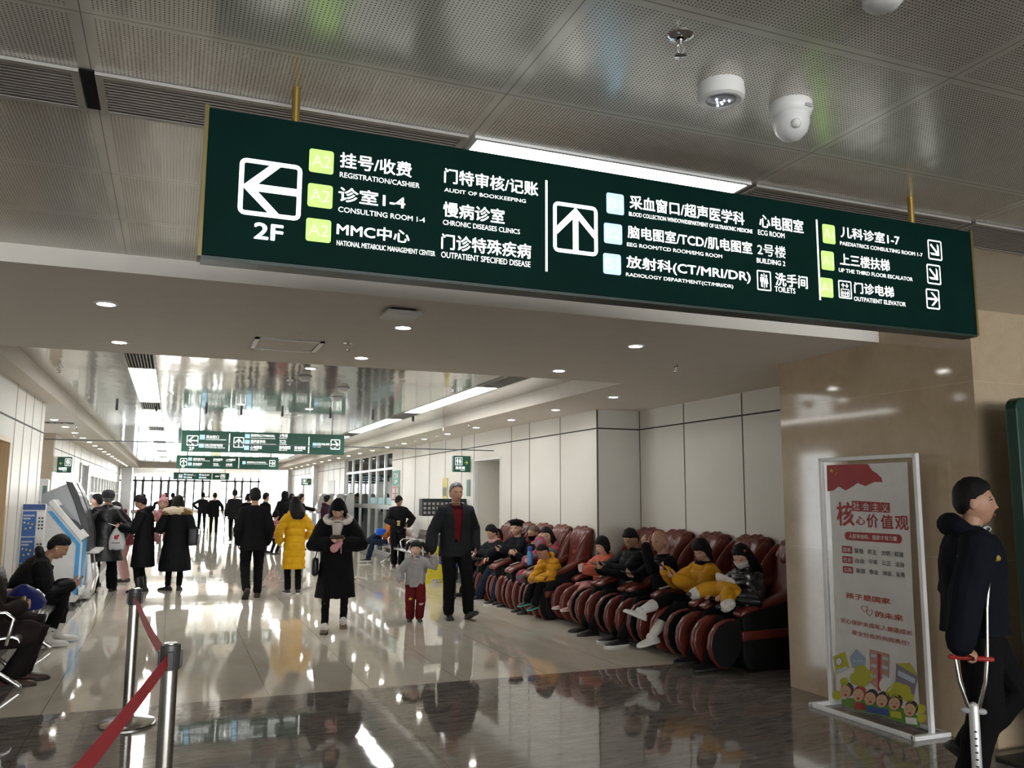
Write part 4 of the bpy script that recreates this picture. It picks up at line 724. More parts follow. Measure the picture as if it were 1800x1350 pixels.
# ---------------------------------------------------------------- massage chairs
def massage_chair():
    o = empty('massage_chair')
    b = MB(); b.rbox(-.24, .24, -.46, .44, .04, .30, .03); b.rbox(-.20, .20, -.40, -.28, 0, .05, .01); b.rbox(-.20, .20, .25, .37, 0, .05, .01); b.build('base', BLACKL, o, smooth=40)
    c = MB(); c.rbox(-.205, .205, -.22, .47, .28, .43, .055); c.build('seat', LEATHER, o, smooth=60)
    for s in (-1, 1):
        x0, x1 = (.215, .335) if s > 0 else (-.335, -.215)
        a = MB(); a.prism([(.44, .02), (.50, .10), (.505, .30), (-.47, .33), (-.50, .02)], x0+.012, x1-.012, 'x', 0, .025); a.prism([(.50, .37), (.505, .50), (.44, .545), (.1, .61), (-.15, .70), (-.42, .78), (-.50, .70), (-.49, .37)], x0+.004, x1-.004, 'x', 0, .02)
        ar = a.build('arm', BLACKL, o, smooth=40)
        t = MB(); t.prism([(.512, .29), (.516, .375), (-.49, .395), (-.505, .31)], x0, x1, 'x', 0, .012); t.build('arm_band', LEATHER2, ar, smooth=40)
        p = MB(); R = []
        for y, z, w, h in ((.53, .515, .055, .012), (.525, .522, .066, .022), (.45, .558, .069, .027), (.3, .592, .069, .030), (.1, .632, .069, .036), (-.1, .69, .066, .045), (-.28, .755, .06, .045), (-.40, .79, .04, .035)):
            R.append([((x0+x1)/2+w*math.copysign(abs(math.cos(u))**.45, math.cos(u)), y+.2*h*math.sin(u), z+h*math.copysign(abs(math.sin(u))**.55, math.sin(u))) for u in [2*PI*k/14 for k in range(14)]])
        p.rings(R); p.build('arm_pad', LEATHER, ar, smooth=70)
        if s < 0: k = MB(); k.T = Matrix.Translation((0, .36, .622)) @ Matrix.Rotation(-.22, 4, 'X'); k.rbox(x0+.025, x1-.03, -.11, .08, -.006, .006, .003); k.build('control_panel', mat('grey control strip', (.30, .27, .24), .3), ar)
        w = MB(); R = []            # shoulder wing: a padded oval that reaches forward
        for t in np.linspace(0, 1, 13):
            z = .50+.62*t; f = math.sin(PI*min(1, max(0, t*.94+.04)))**.6; yb = -.20-.30*t
            R.append([(s*(.255+.035*math.cos(u))+s*.02*f, yb+.06+(.03+.14*f)*math.sin(u), z) for u in [2*PI*k/16 for k in range(16)]])
        w.rings(R); w.build('shoulder_wing', LEATHER, o, smooth=70)
    bk = MB(); R = []
    for t in np.linspace(0, 1, 14):
        z = .36+.80*t; yc = -.22-.22*t; th = .085+.02*math.sin(3*PI*t)-.04*t; hw = .245-.02*t
        R.append([(hw*math.copysign(abs(math.cos(u))**.5, math.cos(u)), yc+th*math.copysign(abs(math.sin(u))**.7, math.sin(u))*(1-.18*math.cos(4*math.cos(u))), z) for u in [2*PI*k/28 for k in range(28)]])
    bk.rings(R); bk.build('backrest', LEATHER, o, smooth=70)
    sh = MB(); sh.prism([(-.30, .30), (-.44, .34), (-.49, .80), (-.53, 1.14), (-.48, 1.16), (-.42, .75), (-.30, .40)], -.27, .27, 'x', 0, .02); sh.build('back_shell', BLACKL, o, smooth=40)
    h = MB(); n, mth = 22, 16; v = []; prof = [(-.365, .90), (-.345, .95), (-.35, 1.01), (-.385, 1.08), (-.43, 1.135), (-.465, 1.16), (-.50, 1.17), (-.53, 1.155)]
    def wr(i, j): return .012*math.sin(i*1.3+j*.9)+.010*math.sin(i*.55-j*1.7+1)
    for L_ in (0, 1):
        for j, (y, z) in enumerate(prof):
            for i in range(n+1):
                x = -.265+.53*i/n; e = math.sin(PI*i/n)**.35; d = (.035+wr(i, j))*e-.035*(L_)-.01; v.append((x, y+d*(1 if j < 5 else .3), z+d*(.4 if j < 5 else 1)))
    q = len(prof); st = (n+1)*q; fs = []
    for j in range(q-1):
        for i in range(n): a = j*(n+1)+i; fs += [(a, a+1, a+n+2, a+n+1), (st+a, st+a+n+1, st+a+n+2, st+a+1)]
    for i in range(n): fs += [(i, st+i, st+i+1, i+1), ((q-1)*(n+1)+i, (q-1)*(n+1)+i+1, st+(q-1)*(n+1)+i+1, st+(q-1)*(n+1)+i)]
    for j in range(q-1): a = j*(n+1); fs += [(a, a+n+1, st+a+n+1, st+a), (a+n, st+a+n, st+a+2*n+1, a+2*n+1)]
    h.add(v, fs); h.build('head_pillow', LEATHER, o, smooth=70)
    return o
def leg_rest(o, fold):
    R = Matrix.Translation((0, .46, .44)) @ Matrix.Rotation(-fold, 4, 'X') @ Matrix.Translation((0, -.46, -.44))
    prof = [(.47, .30), (.47, .44), (.56, .49), (.66, .485), (.76, .44), (.83, .35), (.85, .24), (.82, .14), (.75, .06), (.66, .045), (.58, .10), (.52, .18)]
    p = MB(); p.T = R; p.prism([(.46, .28), (.47, .40), (.60, .40), (.62, .10), (.56, .10)], -.28, .28, 'x', 0, .02); lr = p.build('leg_rest', LEATHER2, o, smooth=40)
    for x in (-.265, .0, .265):
        f = MB(); f.T = R; f.prism(prof, x-.036, x+.036, 'x', 0, .024); f.build('calf_pad', LEATHER, lr, smooth=50)
        if x: g = MB(); g.T = R; sx = .038 if x > 0 else -.038; g.prism([(.66+(a-.66)*.93, .265+(b-.265)*.94) for a, b in prof], x+sx-.003, x+sx+.003, 'x'); g.build('side_panel', BLACKL, lr)
WHO = [(5.45, 6.95, 'nearest massage chair, by the marble pillar, under the woman in a face mask'), (5.45, 7.69, 'massage chair under the woman with white boots'), (5.45, 8.43, 'massage chair under the bald man resting his head on his hand'), (5.45, 9.17, 'massage chair under the man in a black puffer jacket'), (5.45, 9.87, 'massage chair under the child in pink trousers'),
       (4.955, 10.60, 'empty-backed massage chair with a stitched emblem, behind the boy in mustard'), (4.955, 11.26, 'massage chair under the woman in a red coat'), (4.955, 11.92, 'massage chair under the reclining man in a black face mask'), (4.955, 12.58, 'massage chair under the man in a beret'), (4.955, 13.24, 'farthest massage chair, under the woman with a ponytail')]
protos = []
for k, (x, y, t) in enumerate(WHO):
    if k == 0: o = massage_chair(); leg_rest(o, 0); protos.append(o)
    elif k == 5: o = massage_chair(); leg_rest(o, 1.0); protos.append(o)
    else: o = link_copy(protos[0] if k < 5 else protos[1])
    o.location = (x, y, 0); o.rotation_euler = (0, 0, PI/2); o.scale = (1, 1, 1) if k < 5 else (.96, .72, 1); tag(o, t, 'massage chair', 'massage chairs along the right wall')
    if k == 5:
        T = MB(); put_text(T, '云享', .10, .84, -.02, .88, lambda a, b: (a-.04, -.262-.34*(b-.8), b), 0, .02); 
        T.T = Matrix.Translation((0, .012, 0)); T.build('stitched_emblem', mat('ochre stitching', (.40, .14, .02), .6), o)
bt = empty('water_bottle', (4.66, 10.97, .66), label='blue plastic water bottle standing on a chair arm before the woman in red', cat='bottle')
MB().lathe([(.033, 0), (.035, .01), (.035, .17), (.028, .19), (.022, .195)], 20).build('body', mat('light blue bottle', (.06, .22, .50), .3), bt, smooth=True); MB().lathe([(.030, .19), (.032, .195), (.031, .235), (.024, .25), (.01, .253)], 20).build('cap', mat('bottle cap blue', (.02, .08, .42), .35), bt, smooth=True)
# ---------------------------------------------------------------- people
def rot(ax, deg): return Matrix.Rotation(math.radians(deg), 3, ax)
V = Vector
def ik(a, t, l1, l2, pole):
    d = t-a; L = max(.05, min(d.length, (l1+l2)*.998)); u = d.normalized(); x = (l1*l1-l2*l2+L*L)/(2*L); h = math.sqrt(max(0, l1*l1-x*x))
    p = pole-u*pole.dot(u); p = p.normalized() if p.length > 1e-4 else u.orthogonal().normalized(); return a+u*x+p*h, a+u*L
def remesh(mb, vox, it=2, name='m'):
    me = mb.mesh(); fix_normals(me); o = bpy.data.objects.new('tmp', me); TMP.objects.link(o)
    m = o.modifiers.new('r', 'REMESH'); m.mode = 'VOXEL'; m.voxel_size = vox
    if it: sm = o.modifiers.new('s', 'SMOOTH'); sm.iterations = it; sm.factor = .5
    bpy.context.view_layer.update(); out = bpy.data.meshes.new_from_object(o.evaluated_get(bpy.context.evaluated_depsgraph_get())); bpy.data.objects.remove(o); bpy.data.meshes.remove(me); out.name = name; out.materials.clear(); return out
TMP = bpy.data.collections.new('tmp'); COL.children.link(TMP)
def displace(me, fn):
    n = len(me.vertices); co = np.zeros(n*3, np.float32); me.vertices.foreach_get('co', co); no = np.zeros(n*3, np.float32); me.vertices.foreach_get('normal', no)
    co = co.reshape(-1, 3); no = no.reshape(-1, 3); co = co+no*fn(co)[:, None]; me.vertices.foreach_set('co', co.ravel()); me.update()
def wave(p, f, seed):
    r = np.random.RandomState(seed); o = 0
    for k in range(5):
        d = r.normal(size=3); d /= np.linalg.norm(d); g = r.normal(size=3)*f*.6; o = o+np.sin(p@(d*f*(.7+.35*k))+1.6*np.sin(p@g+r.rand()*6)+r.rand()*6)/(1+.4*k)
    return o/2.6
def paint(me, mats, fn=None):
    for m in mats: me.materials.append(m)
    if fn is not None:
        n = len(me.polygons); c = np.zeros(n*3); me.polygons.foreach_get('center', c); me.polygons.foreach_set('material_index', fn(c.reshape(-1, 3)).astype(np.int32))
    me.polygons.foreach_set('use_smooth', [True]*len(me.polygons)); me.update()
def ell_ring(c, R, rx, ry, n=24, sq=1.0):
    o = []
    for i in range(n):
        t = 2*PI*i/n; a, b = math.cos(t), math.sin(t); a = math.copysign(abs(a)**sq, a); b = math.copysign(abs(b)**sq, b); o.append(c+R @ V((rx*a, ry*b, 0)))
    return o
def head_grid(n=44, m=34):
    U = []
    for j in range(1, m):
        t = PI*j/m
        for i in range(n): U.append((math.sin(t)*math.cos(2*PI*i/n), math.sin(t)*math.sin(2*PI*i/n), -math.cos(t)))
    return np.array(U), n, m-1
def head_base(U, face=True):
    P = U*np.array([.0745, .094, .113]); x, y, z = P.T.copy(); k = np.clip(-z/.113, 0, 1)
    x = x*(1-.30*k**1.6); y = np.where(y < 0, y*(1-.38*k**1.2), y); y = np.where(y > .05, .05+(y-.05)*.88, y); y = y+.012*k**2*(y > 0)
    if face:
        g = lambda a, b, s, t: np.exp(-((x-a)/s)**2-((z-b)/t)**2)*(y > .02)
        y = y+.022*g(0, -.032, .011, .012)+.012*g(0, -.006, .009, .022)-.008*(g(.031, .004, .015, .011)+g(-.031, .004, .015, .011))+.004*g(0, .024, .05, .010)+.007*g(0, -.064, .020, .006)+.005*g(0, -.074, .017, .006)+.007*g(0, -.104, .02, .012)+.004*(g(.043, -.026, .018, .018)+g(-.043, -.026, .018, .018))
    return np.stack([x, y, z], 1)
HU, HN, HM = head_grid()
def head_shell(mb, H, mask, t, inner=.014, ns=0, seed=1):         # a shell over the part of the head where mask > 0
    B = head_base(HU, False); q = mask(B); th = t(B) if callable(t) else t
    if ns: th = th+ns*wave(B, 90, seed)
    B = B+HU*(q*th-(1-q)*inner)[:, None]; mb.rings([[H(V(p)) for p in B[j*HN:(j+1)*HN]] for j in range(HM)])
def sstep(a, b, x): t = np.clip((x-a)/(b-a), 0, 1); return t*t*(3-2*t)
def hair_mask(front=.062, side=.015, back=-.062, w=.008):
    def f(B):
        y = B[:, 1]; hl = np.interp(y, [-.10, -.045, -.005, .02, .045, .075], [back, back, side-.01, side+.01, front-.018, front]); hl = hl+.004*np.sin(B[:, 0]*150+1)+.003*np.sin(B[:, 0]*330+B[:, 1]*120); return sstep(hl-w, hl+w, B[:, 2])
    return f
SKIN = mat('skin light', (.50, .30, .205), .5, var=.08, vscale=20); SKINT = mat('skin tan', (.38, .205, .13), .5, var=.08, vscale=20); SKINP = mat('skin pale', (.58, .37, .27), .5, var=.06, vscale=20)
LIP = mat('lips', (.30, .09, .075), .45); EYEW = mat('eye white', (.62, .58, .54), .3); IRIS = mat('dark iris', (.015, .01, .008), .2); HAIRB = mat('black hair', (.0045, .0036, .0036), .6, spec=.25, bump=.6, bscale=160, var=.2); HAIRG = mat('greying hair', (.13, .125, .12), .5, bump=.5, bscale=160, var=.5, vscale=40); STUB = mat('cropped hair', (.10, .065, .05), .6, var=.2)
def cloth(name, col, rough=.85, bump=.15): return mat(name, col, rough, bump=bump, bscale=260, var=.12, vscale=9, spec=.14)
BLK = cloth('black cloth', (.005, .005, .0058)); BLK2 = cloth('black padded nylon', (.0045, .005, .006), .62); NAVY = cloth('navy cloth', (.0045, .0056, .0095)); CHAR = cloth('charcoal cloth', (.015, .016, .018)); JEAN = cloth('dark jeans', (.015, .022, .045)); TROU = cloth('black trousers', (.0045, .0045, .005)); LEATHJ = mat('black leather', (.006, .006, .0075), .42, bump=.2, bscale=30, var=.1)
MUST = cloth('mustard nylon', (.52, .245, .012), .5); YELL = cloth('yellow nylon', (.66, .36, .012), .5); GREYF = cloth('grey fleece', (.30, .285, .28)); BURG = cloth('burgundy cloth', (.10, .008, .010)); PINK = cloth('pink cloth', (.55, .27, .27)); PINKK = cloth('pink knit', (.55, .26, .27), .9, .4); REDC = cloth('red cloth', (.42, .025, .02)); MAR = cloth('maroon cloth', (.10, .018, .022)); PLUM = cloth('plum cloth', (.035, .014, .024)); CORAL = cloth('coral nylon', (.50, .12, .07), .5); CREAM = cloth('cream cloth', (.60, .54, .48)); WFUR = mat('white fur', (.62, .58, .54), .9, bump=.8, bscale=120, var=.12, vscale=30); TFUR = camo_fabric('patched fur', ((.62, .52, .38), (.62, .52, .38), (.20, .12, .04)), 9, .95); WHITEC = cloth('white cloth', (.58, .57, .55)); SHOE = mat('black shoe', (.010, .010, .010), .45); SHOEB = mat('brown shoe', (.06, .028, .020), .6); SHOEW = mat('white shoe', (.56, .54, .50), .55, var=.08); SOLEW = mat('white sole', (.60, .59, .56), .5); SOLEB = mat('dark sole', (.02, .018, .016), .6); SHOEP = mat('pink shoe', (.52, .30, .31), .55); TAUPE = mat('taupe suede', (.16, .11, .075), .85); FLOWER = camo_fabric('flowered coat', ((.30, .02, .04), (.45, .03, .05), (.02, .06, .14), (.38, .05, .08), (.05, .15, .12)), 14)
PMESH = {}
def person(label, loc, rz, h=1.70, root=(0, 0, .93), lean=0, side=0, twist=0, head=(0, 0, 0), wl=(-.25, .03, .86), wr=(.25, .03, .86), el=(-.4, -1, -.2), er=(.4, -1, -.2), al=(-.105, -.03, .085), ar=(.105, -.03, .085), kl=(-.1, 1, .1), kr=(.1, 1, .1), fl=(6, 0), fr=(-6, 0), hl={}, hr={},
           skin=SKIN, hair='short', hairm=HAIRB, top={}, under=None, legs={}, shoes={}, eyes=1, hs=1.07, girth=1.0, vox=.0075, hat=None, extra=None, group=None, gloves=None, seed=1, name='person', child=0, mask=None):
    s = h/1.70; S4 = Matrix.Scale(s, 4); root = V(root); lg = (.42, .41) if not child else (.40, .38); armL = (.285, .255) if not child else (.26, .22)
    g = girth; tops = dict(mat=BLK, off=.018, hem=-.14, flare=.05, fold=.006, puff=0, pitch=.09, collar=0, hood=None, open=None, arm=(.060, .055, .047), sl=.94); tops.update(top); lgs = dict(mat=TROU, r=(.088, .066, .056), end=.97, fold=.005, seat=True); lgs.update(legs); sh = dict(mat=SHOE, sole=SOLEB, boot=0, k=1.0); sh.update(shoes)
    if sh['boot']: lgs['end'] = 1-(sh['boot']+.01)/.41
    def MBs(): m = MB(); m.T = S4; return m
    sp = {0: (root.copy(), Matrix.Identity(3))}; p = root.copy(); st = .01
    def Rf(q): f = float(sstep(-.02, .26, np.array(q))); return rot('Z', twist*f) @ rot('X', -lean*f) @ rot('Y', side*f)
    for k in range(1, 70): R = Rf(k*st); p = p+R @ V((0, 0, st)); sp[k] = (p.copy(), R)
    def fr_(q):
        if q <= 0: return root+V((0, 0, q)), Matrix.Identity(3)
        return sp[min(69, round(q/st))]
    c425, R425 = fr_(.395); Sl, Sr = c425+R425 @ V((-.152*g, 0, 0)), c425+R425 @ V((.152*g, 0, 0)); El, Wl = ik(Sl, V(wl), *armL, V(el)); Er, Wr = ik(Sr, V(wr), *armL, V(er)); Hl, Hr = root+V((-.088, 0, -.03)), root+V((.088, 0, -.03)); Kl, Al = ik(Hl, V(al), *lg, V(kl)); Kr, Ar = ik(Hr, V(ar), *lg, V(kr))
    nb, Rn = fr_(.50); RH = rot('Z', twist+head[0]) @ rot('X', -head[1]) @ rot('Y', head[2]); hc = nb+(rot('Z', twist) @ rot('X', -(lean*.5+head[1]*.5)) @ V((0, .018, .125+.0*hs))); hc = hc+V((0, 0, .09*(hs-1)))
    def H(v): return hc+RH @ (v*hs)
    # ---- the body: one continuous surface
    b = MBs(); TR = ((-.12, .11, .085), (-.04, .15, .105), (.06, .145, .10), (.16, .13, .095), (.30, .148, .112), (.37, .142, .102), (.425, .108, .085), (.465, .070, .066), (.50, .055, .056))
    b.rings([ell_ring(*fr_(q), rx*g, ry*g) for q, rx, ry in TR]); b.tube([nb-Rn @ V((0, 0, .05)), nb+V((0, 0, .01)), H(V((0, -.012, -.06)))], [.056, .054, .052], 14)
    HB = head_base(HU); b.rings([[H(V(p)) for p in HB[j*HN:(j+1)*HN]] for j in range(HM)])
    for sx in (-1, 1): b.ball(H(V((.0755*sx, -.010, -.008))), .009*hs, .019*hs, .031*hs, 12, RH)
    for a, e, w in ((Sl, El, Wl), (Sr, Er, Wr)): b.tube([fr_(.40)[0]+(a-fr_(.40)[0])*.35, a, a.lerp(e, .5), e, e.lerp(w, .4), w], [.06, .052, .045, .038, .036, .025], 12)
    for a, k, c in ((Hl, Kl, Al), (Hr, Kr, Ar)): b.tube([a, a.lerp(k, .5), k, k.lerp(c, .35), c], [.082, .068, .05, .048, .032], 12)
    ftl = rot('Z', fl[0]) @ rot('X', fl[1]); ftr = rot('Z', fr[0]) @ rot('X', fr[1])
    for c, F in ((Al, ftl), (Ar, ftr)): b.tube([c+F @ V((0, -.03, -.03)), c+F @ V((0, .05, -.045)), c+F @ V((0, .13, -.06))], [.026, .028, .018], 10)
    hands = {}
    for sd, w, e, hd in ((-1, Wl, El, hl), (1, Wr, Er, hr)):
        d = V(hd['d']).normalized() if 'd' in hd else (w-e).normalized(); n = V(hd.get('n', (-sd, 0, 0))); n = n-d*n.dot(d); n = n.normalized() if n.length > 1e-3 else d.orthogonal().normalized(); th = d.cross(n)*sd; cu = hd.get('c', .4); hk = .94 if not child else .98
        b.tube([w, w+d*.03*hk, w+d*.085*hk], [.015, .016, .013], 14, ell=2.3, up=th)
        for k, (off, L, r) in enumerate(((.031, .066, .0085), (.011, .076, .0088), (-.010, .070, .0085), (-.029, .055, .0076))):
            q = w+d*.082*hk+th*off; pts = [q]; a = 0; dv = d
            for m_, cc in ((.45, 52), (.30, 62), (.25, 40)): a += cc*cu*(1+.10*k); dv = d*math.cos(math.radians(a))+n*math.sin(math.radians(a)); q = q+dv*L*m_*hk; pts.append(q)
            b.tube(pts, [r, r, r*.93, r*.8], 8)
        q = w+d*.022+th*.026; t1 = (d*.6+th*.75+n*.35).normalized(); t2 = (d*.85+th*.25+n*(.3+.5*cu)).normalized(); b.tube([q, q+t1*.036, q+t1*.036+t2*.030, q+t1*.036+t2*.05], [.013, .0115, .0095, .008], 8); hands[sd] = (w, d, n, th, w+d*.075+n*.028)
    vb = vox*s if not child else vox*.8
    me = remesh(b, max(.0042, vb), 1, 'body'); paint(me, [skin]); o = bpy.data.objects.new(name, me); COL.objects.link(o); o.location = loc; o.rotation_euler = (0, 0, math.radians(rz)); tag(o, label, 'person' if not child else 'child', group)
    def put(mb, nm, mats, rem=True, fn=None, pf=None, v=vox, it=2, smooth=True, lab=None):
        mats = mats if isinstance(mats, (list, tuple)) else [mats]
        if rem: m = remesh(mb, v*s, it, nm); (displace(m, fn) if fn else None); paint(m, mats, pf); q = bpy.data.objects.new(nm, m); COL.objects.link(q)
        else: q = mb.build(nm, mats, smooth=smooth)
        q.parent = o
        if lab: q['label'] = lab
        return q
    # ---- face
    if eyes:
        for sx in (-1, 1):
            e_ = MBs(); e_.ball(H(V((.031*sx, .0665, .003))), .0125*hs, .0125*hs, .0085*hs if eyes == 1 else .005*hs, 12, RH); e_.ball(H(V((.031*sx, .0755, .003))), .0052*hs, .0045*hs, .0055*hs, 10, RH, 1); put(e_, 'eye', [EYEW, IRIS], False)
            w_ = MBs(); w_.tube([H(V((.016*sx, .0795, .020))), H(V((.031*sx, .077, .025))), H(V((.046*sx, .068, .021)))], .0032*hs, 6); put(w_, 'eyebrow', hairm if hairm is not STUB else HAIRB, False)
            w_ = MBs(); w_.tube([H(V((.017*sx, .0785, .0065))), H(V((.031*sx, .0815, .0105))), H(V((.046*sx, .0700, .0065)))], .0026*hs, 6); put(w_, 'eyelid', HAIRB, False)
        if mask is None: l_ = MBs(); l_.ball(H(V((0, .0835, -.0655))), .021*hs, .009*hs, .0042*hs, 12, RH); l_.ball(H(V((0, .0825, -.0725))), .016*hs, .008*hs, .0042*hs, 12, RH); put(l_, 'lips', LIP, False)
    # ---- hair
    if hair:
        m = MBs(); lo = hair in ('long', 'long_over', 'ponytail', 'bun', 'pigtails', 'bob'); rc = hair == 'receding'; bu = hair == 'buzz'
        head_shell(m, H, hair_mask(.074 if rc else (.034 if hair in ('pigtails', 'bob') else .060), .02 if not lo else -.012, -.060 if not lo else -.078), (.004 if bu else (lambda B: (.009 if not lo else .013)+.011*sstep(.01, .10, B[:, 2]))), ns=.0015 if bu else .003, seed=seed)
        if hair in ('long', 'long_over'):
            ov = hair == 'long_over'
            m.rings([ell_ring(H(V((0, y, z))), RH, rx*hs, ry*hs) for y, z, rx, ry in ((-.02, .06, .086, .085), (-.035, 0, .104, .084), (-.075, -.06, .122, .074), (-.135, -.11, .13, .062), (-.185, -.16, .126, .056), (-.20, -.22, .11, .046), (-.20, -.27, .07, .03)) if ov] or [ell_ring(H(V((0, y, z))), RH, rx*hs, ry*hs) for y, z, rx, ry in ((-.02, .06, .084, .085), (-.035, 0, .100, .082), (-.055, -.06, .114, .074), (-.080, -.12, .122, .066), (-.10, -.18, .118, .066), (-.115, -.24, .10, .056), (-.12, -.29, .07, .03))])
            for sx in (-1, 1): m.tube([H(V((.06*sx, .03, .06))), H(V((.082*sx, .015, -.01))), H(V((.085*sx, .0, -.09))), H(V((.088*sx, -.02, -.17)))], [.018, .021, .022, .018], 10)
        if hair == 'bob':
            for sx in (-1, 1): m.tube([H(V((.055*sx, .045, .055))), H(V((.082*sx, .02, 0))), H(V((.084*sx, .0, -.06))), H(V((.078*sx, -.02, -.10)))], [.02, .024, .026, .02], 10)
            m.ball(H(V((0, -.045, -.03))), .078*hs, .06*hs, .075*hs, 16, RH)
        if hair == 'ponytail': m.ball(H(V((0, -.10, .0))), .026*hs, .03*hs, .026*hs, 12, RH); m.tube([H(V((0, -.11, .0))), H(V((0, -.15, -.05))), H(V((0, -.145, -.14))), H(V((0, -.135, -.20)))], [.022, .03, .026, .012], 10)
        if hair == 'bun': m.ball(H(V((0, -.085, .075))), .035*hs, .035*hs, .032*hs, 14, RH)
        if hair == 'pigtails':
            for sx in (-1, 1): m.tube([H(V((.06*sx, -.02, .075))), H(V((.098*sx, -.02, .085))), H(V((.13*sx, -.02, .045))), H(V((.135*sx, -.015, -.02)))], [.022, .044, .042, .016], 10)
        put(m, 'hair', hairm, True, lambda c: .0022*wave(c/s, 130, seed), v=max(.005, vox*.85), it=1)
    if mask is not None:
        m = MBs(); head_shell(m, H, lambda B: sstep(-.108, -.10, B[:, 2])*(1-sstep(-.022, -.014, B[:, 2]))*sstep(.005, .02, B[:, 1]), lambda B: .010+.014*np.exp(-(B[:, 0]/.02)**2)*(B[:, 2] > -.06), .010); put(m, 'face_mask', mask, True, v=.005, it=1)
    if hat:
        k, hm = hat[:2]; m = MBs()
        if k == 'beanie': head_shell(m, H, hair_mask(.040, -.002, -.045, .004), lambda B: .020+.010*sstep(.05, .10, B[:, 2]), ns=.002, seed=seed)
        elif k == 'flatcap': head_shell(m, H, hair_mask(.050, .030, .0, .004), lambda B: .022+.016*sstep(.02, .06, B[:, 2])*(1-sstep(.08, .12, B[:, 2])), ns=.002); m.rings([ell_ring(H(V((0, y, z))), RH @ rot('X', -12), rx, ry) for y, z, rx, ry in ((.085, .052, .055, .045), (.09, .058, .06, .05), (.088, .066, .058, .045))])
        elif k == 'cap': head_shell(m, H, hair_mask(.045, .03, .01, .004), .020); m.rings([ell_ring(H(V((0, y, z))), RH @ rot('X', -10), rx, ry) for y, z, rx, ry in ((.11, .042, .062, .062), (.112, .047, .066, .066), (.11, .053, .062, .060))])
        elif k == 'beret': head_shell(m, H, hair_mask(.045, .035, .02, .004), .018); m.ball(H(V((0, -.012, .088))), .118, .128, .045, 20, RH @ rot('X', 8)); m.tube([H(V((0, -.02, .12))), H(V((.005, -.02, .15)))], .006, 8)
        elif k == 'hood': head_shell(m, H, lambda B: np.maximum(sstep(-.03, .0, -B[:, 1]+.02), sstep(.045, .06, B[:, 2])), .030, ns=.003); m.rings([ell_ring(H(V((0, y, z))), RH, rx, ry) for y, z, rx, ry in ((-.03, .0, .10, .10), (-.035, -.08, .10, .095), (-.03, -.16, .13, .11))])
        elif k == 'pom': head_shell(m, H, hair_mask(.045, -.02, -.05, .004), lambda B: .022+.008*sstep(.05, .1, B[:, 2]), ns=.002); m.ball(H(V((0, -.01, .155))), .045*hs, n=14)
        put(m, 'hat', hm, True, lambda c: .0015*wave(c/s, 140, seed+3), v=max(.0055, vox*.85), it=1)
    # ---- trousers
    m = MBs(); r0, r1, r2 = [r*(.5+.5*g) for r in lgs['r']]
    if lgs['seat']: m.rings([ell_ring(*fr_(q), rx*g, ry*g) for q, rx, ry in ((-.10, .13, .10), (-.04, .165, .122), (.04, .16, .115), (.09, .152, .108))])
    for a, k, c in ((Hl, Kl, Al), (Hr, Kr, Ar)): e = k.lerp(c, lgs['end']); m.tube([a+V((0, 0, -.01)), a.lerp(k, .5), k, k.lerp(c, .4), e], [r0, (r0+r1)/2+.004, r1, (r1+r2)/2, r2], 14)
    put(m, 'trousers', lgs['mat'], True, lambda c: lgs['fold']*wave(c/s*np.array([1, 1, 1.6]), 34, seed+5))
    # ---- garment under an open coat
    if under: m = MBs(); m.rings([ell_ring(*fr_(q), (rx+.012)*g, (ry+.012)*g) for q, rx, ry in TR[1:7]]+[ell_ring(*fr_(.485), .07, .07)]); put(m, 'sweater', under, True, lambda c: .003*wave(c/s, 40, seed+9), it=1)
    # ---- coat or jacket
    t = tops; f = t['off']; m = MBs(); R = []; qs = [q for q in np.arange(t['hem'], -.05, .05)]+[-.04, .06, .16, .30, .37, .425, .465]
    for q in qs:
        rx = np.interp(q, [a[0] for a in TR], [a[1] for a in TR]); ry = np.interp(q, [a[0] for a in TR], [a[2] for a in TR])
        if q < -.04: rx, ry = .152, .110; rx += t['flare']*(-.04-q); ry += t['flare']*.8*(-.04-q)
        if q == .16: rx += .012; ry += .008
        c, RR = fr_(q); R.append(ell_ring(c, RR, (rx+f)*g, (ry+f)*g))
    m.rings(R)
    if t['collar']: c, RR = fr_(.47); m.rings([ell_ring(fr_(q)[0], RR, rx, ry) for q, rx, ry in ((.43, .10, .09), (.47, .082, .078), (.47+t['collar'], .078, .074))])
    for a, e, w in ((Sl, El, Wl), (Sr, Er, Wr)):
        u0, u1, u2 = [u*.92+f*.4 for u in t['arm']]; cc = fr_(.40)[0]; we = e.lerp(w, t['sl']); m.tube([cc+(a-cc)*.45+V((0, 0, .012)), a, a.lerp(e, .5), e, e.lerp(w, .5), we], [u0, u0, (u0+u1)/2, u1, (u1+u2)/2, u2], 14)
    hd = t['hood']
    if hd: c, RR = fr_(.455); rr = .062 if hd == 'big' else .045; m.tube([c+RR @ V((.105*math.sin(a)*1.05, -.02-.095*math.cos(a), .015+.03*math.cos(a)-.03*(1-math.cos(a)))) for a in np.linspace(-2.1, 2.1, 15)], [rr*(.45+.55*math.cos(a*.55)) for a in np.linspace(-2.1, 2.1, 15)], 12)
    if t.get('lap'):
        for a, k in ((Hl, Kl), (Hr, Kr)): m.tube([a, a.lerp(k, t['lap'])], [.105+f*.5, .10+f*.3], 14)
    def cf(c):
        q = c/s; d = t['fold']*wave(q*np.array([1, 1, .8]), 26, seed)
        if t['puff']: d = d+t['puff']*(np.abs(np.sin(PI*(q[:, 2]+.02*np.sin(q[:, 0]*9+seed))/t['pitch']))**.6-.6)
        return d
    co = put(m, t.get('name', 'jacket'), t['mat'], True, cf)
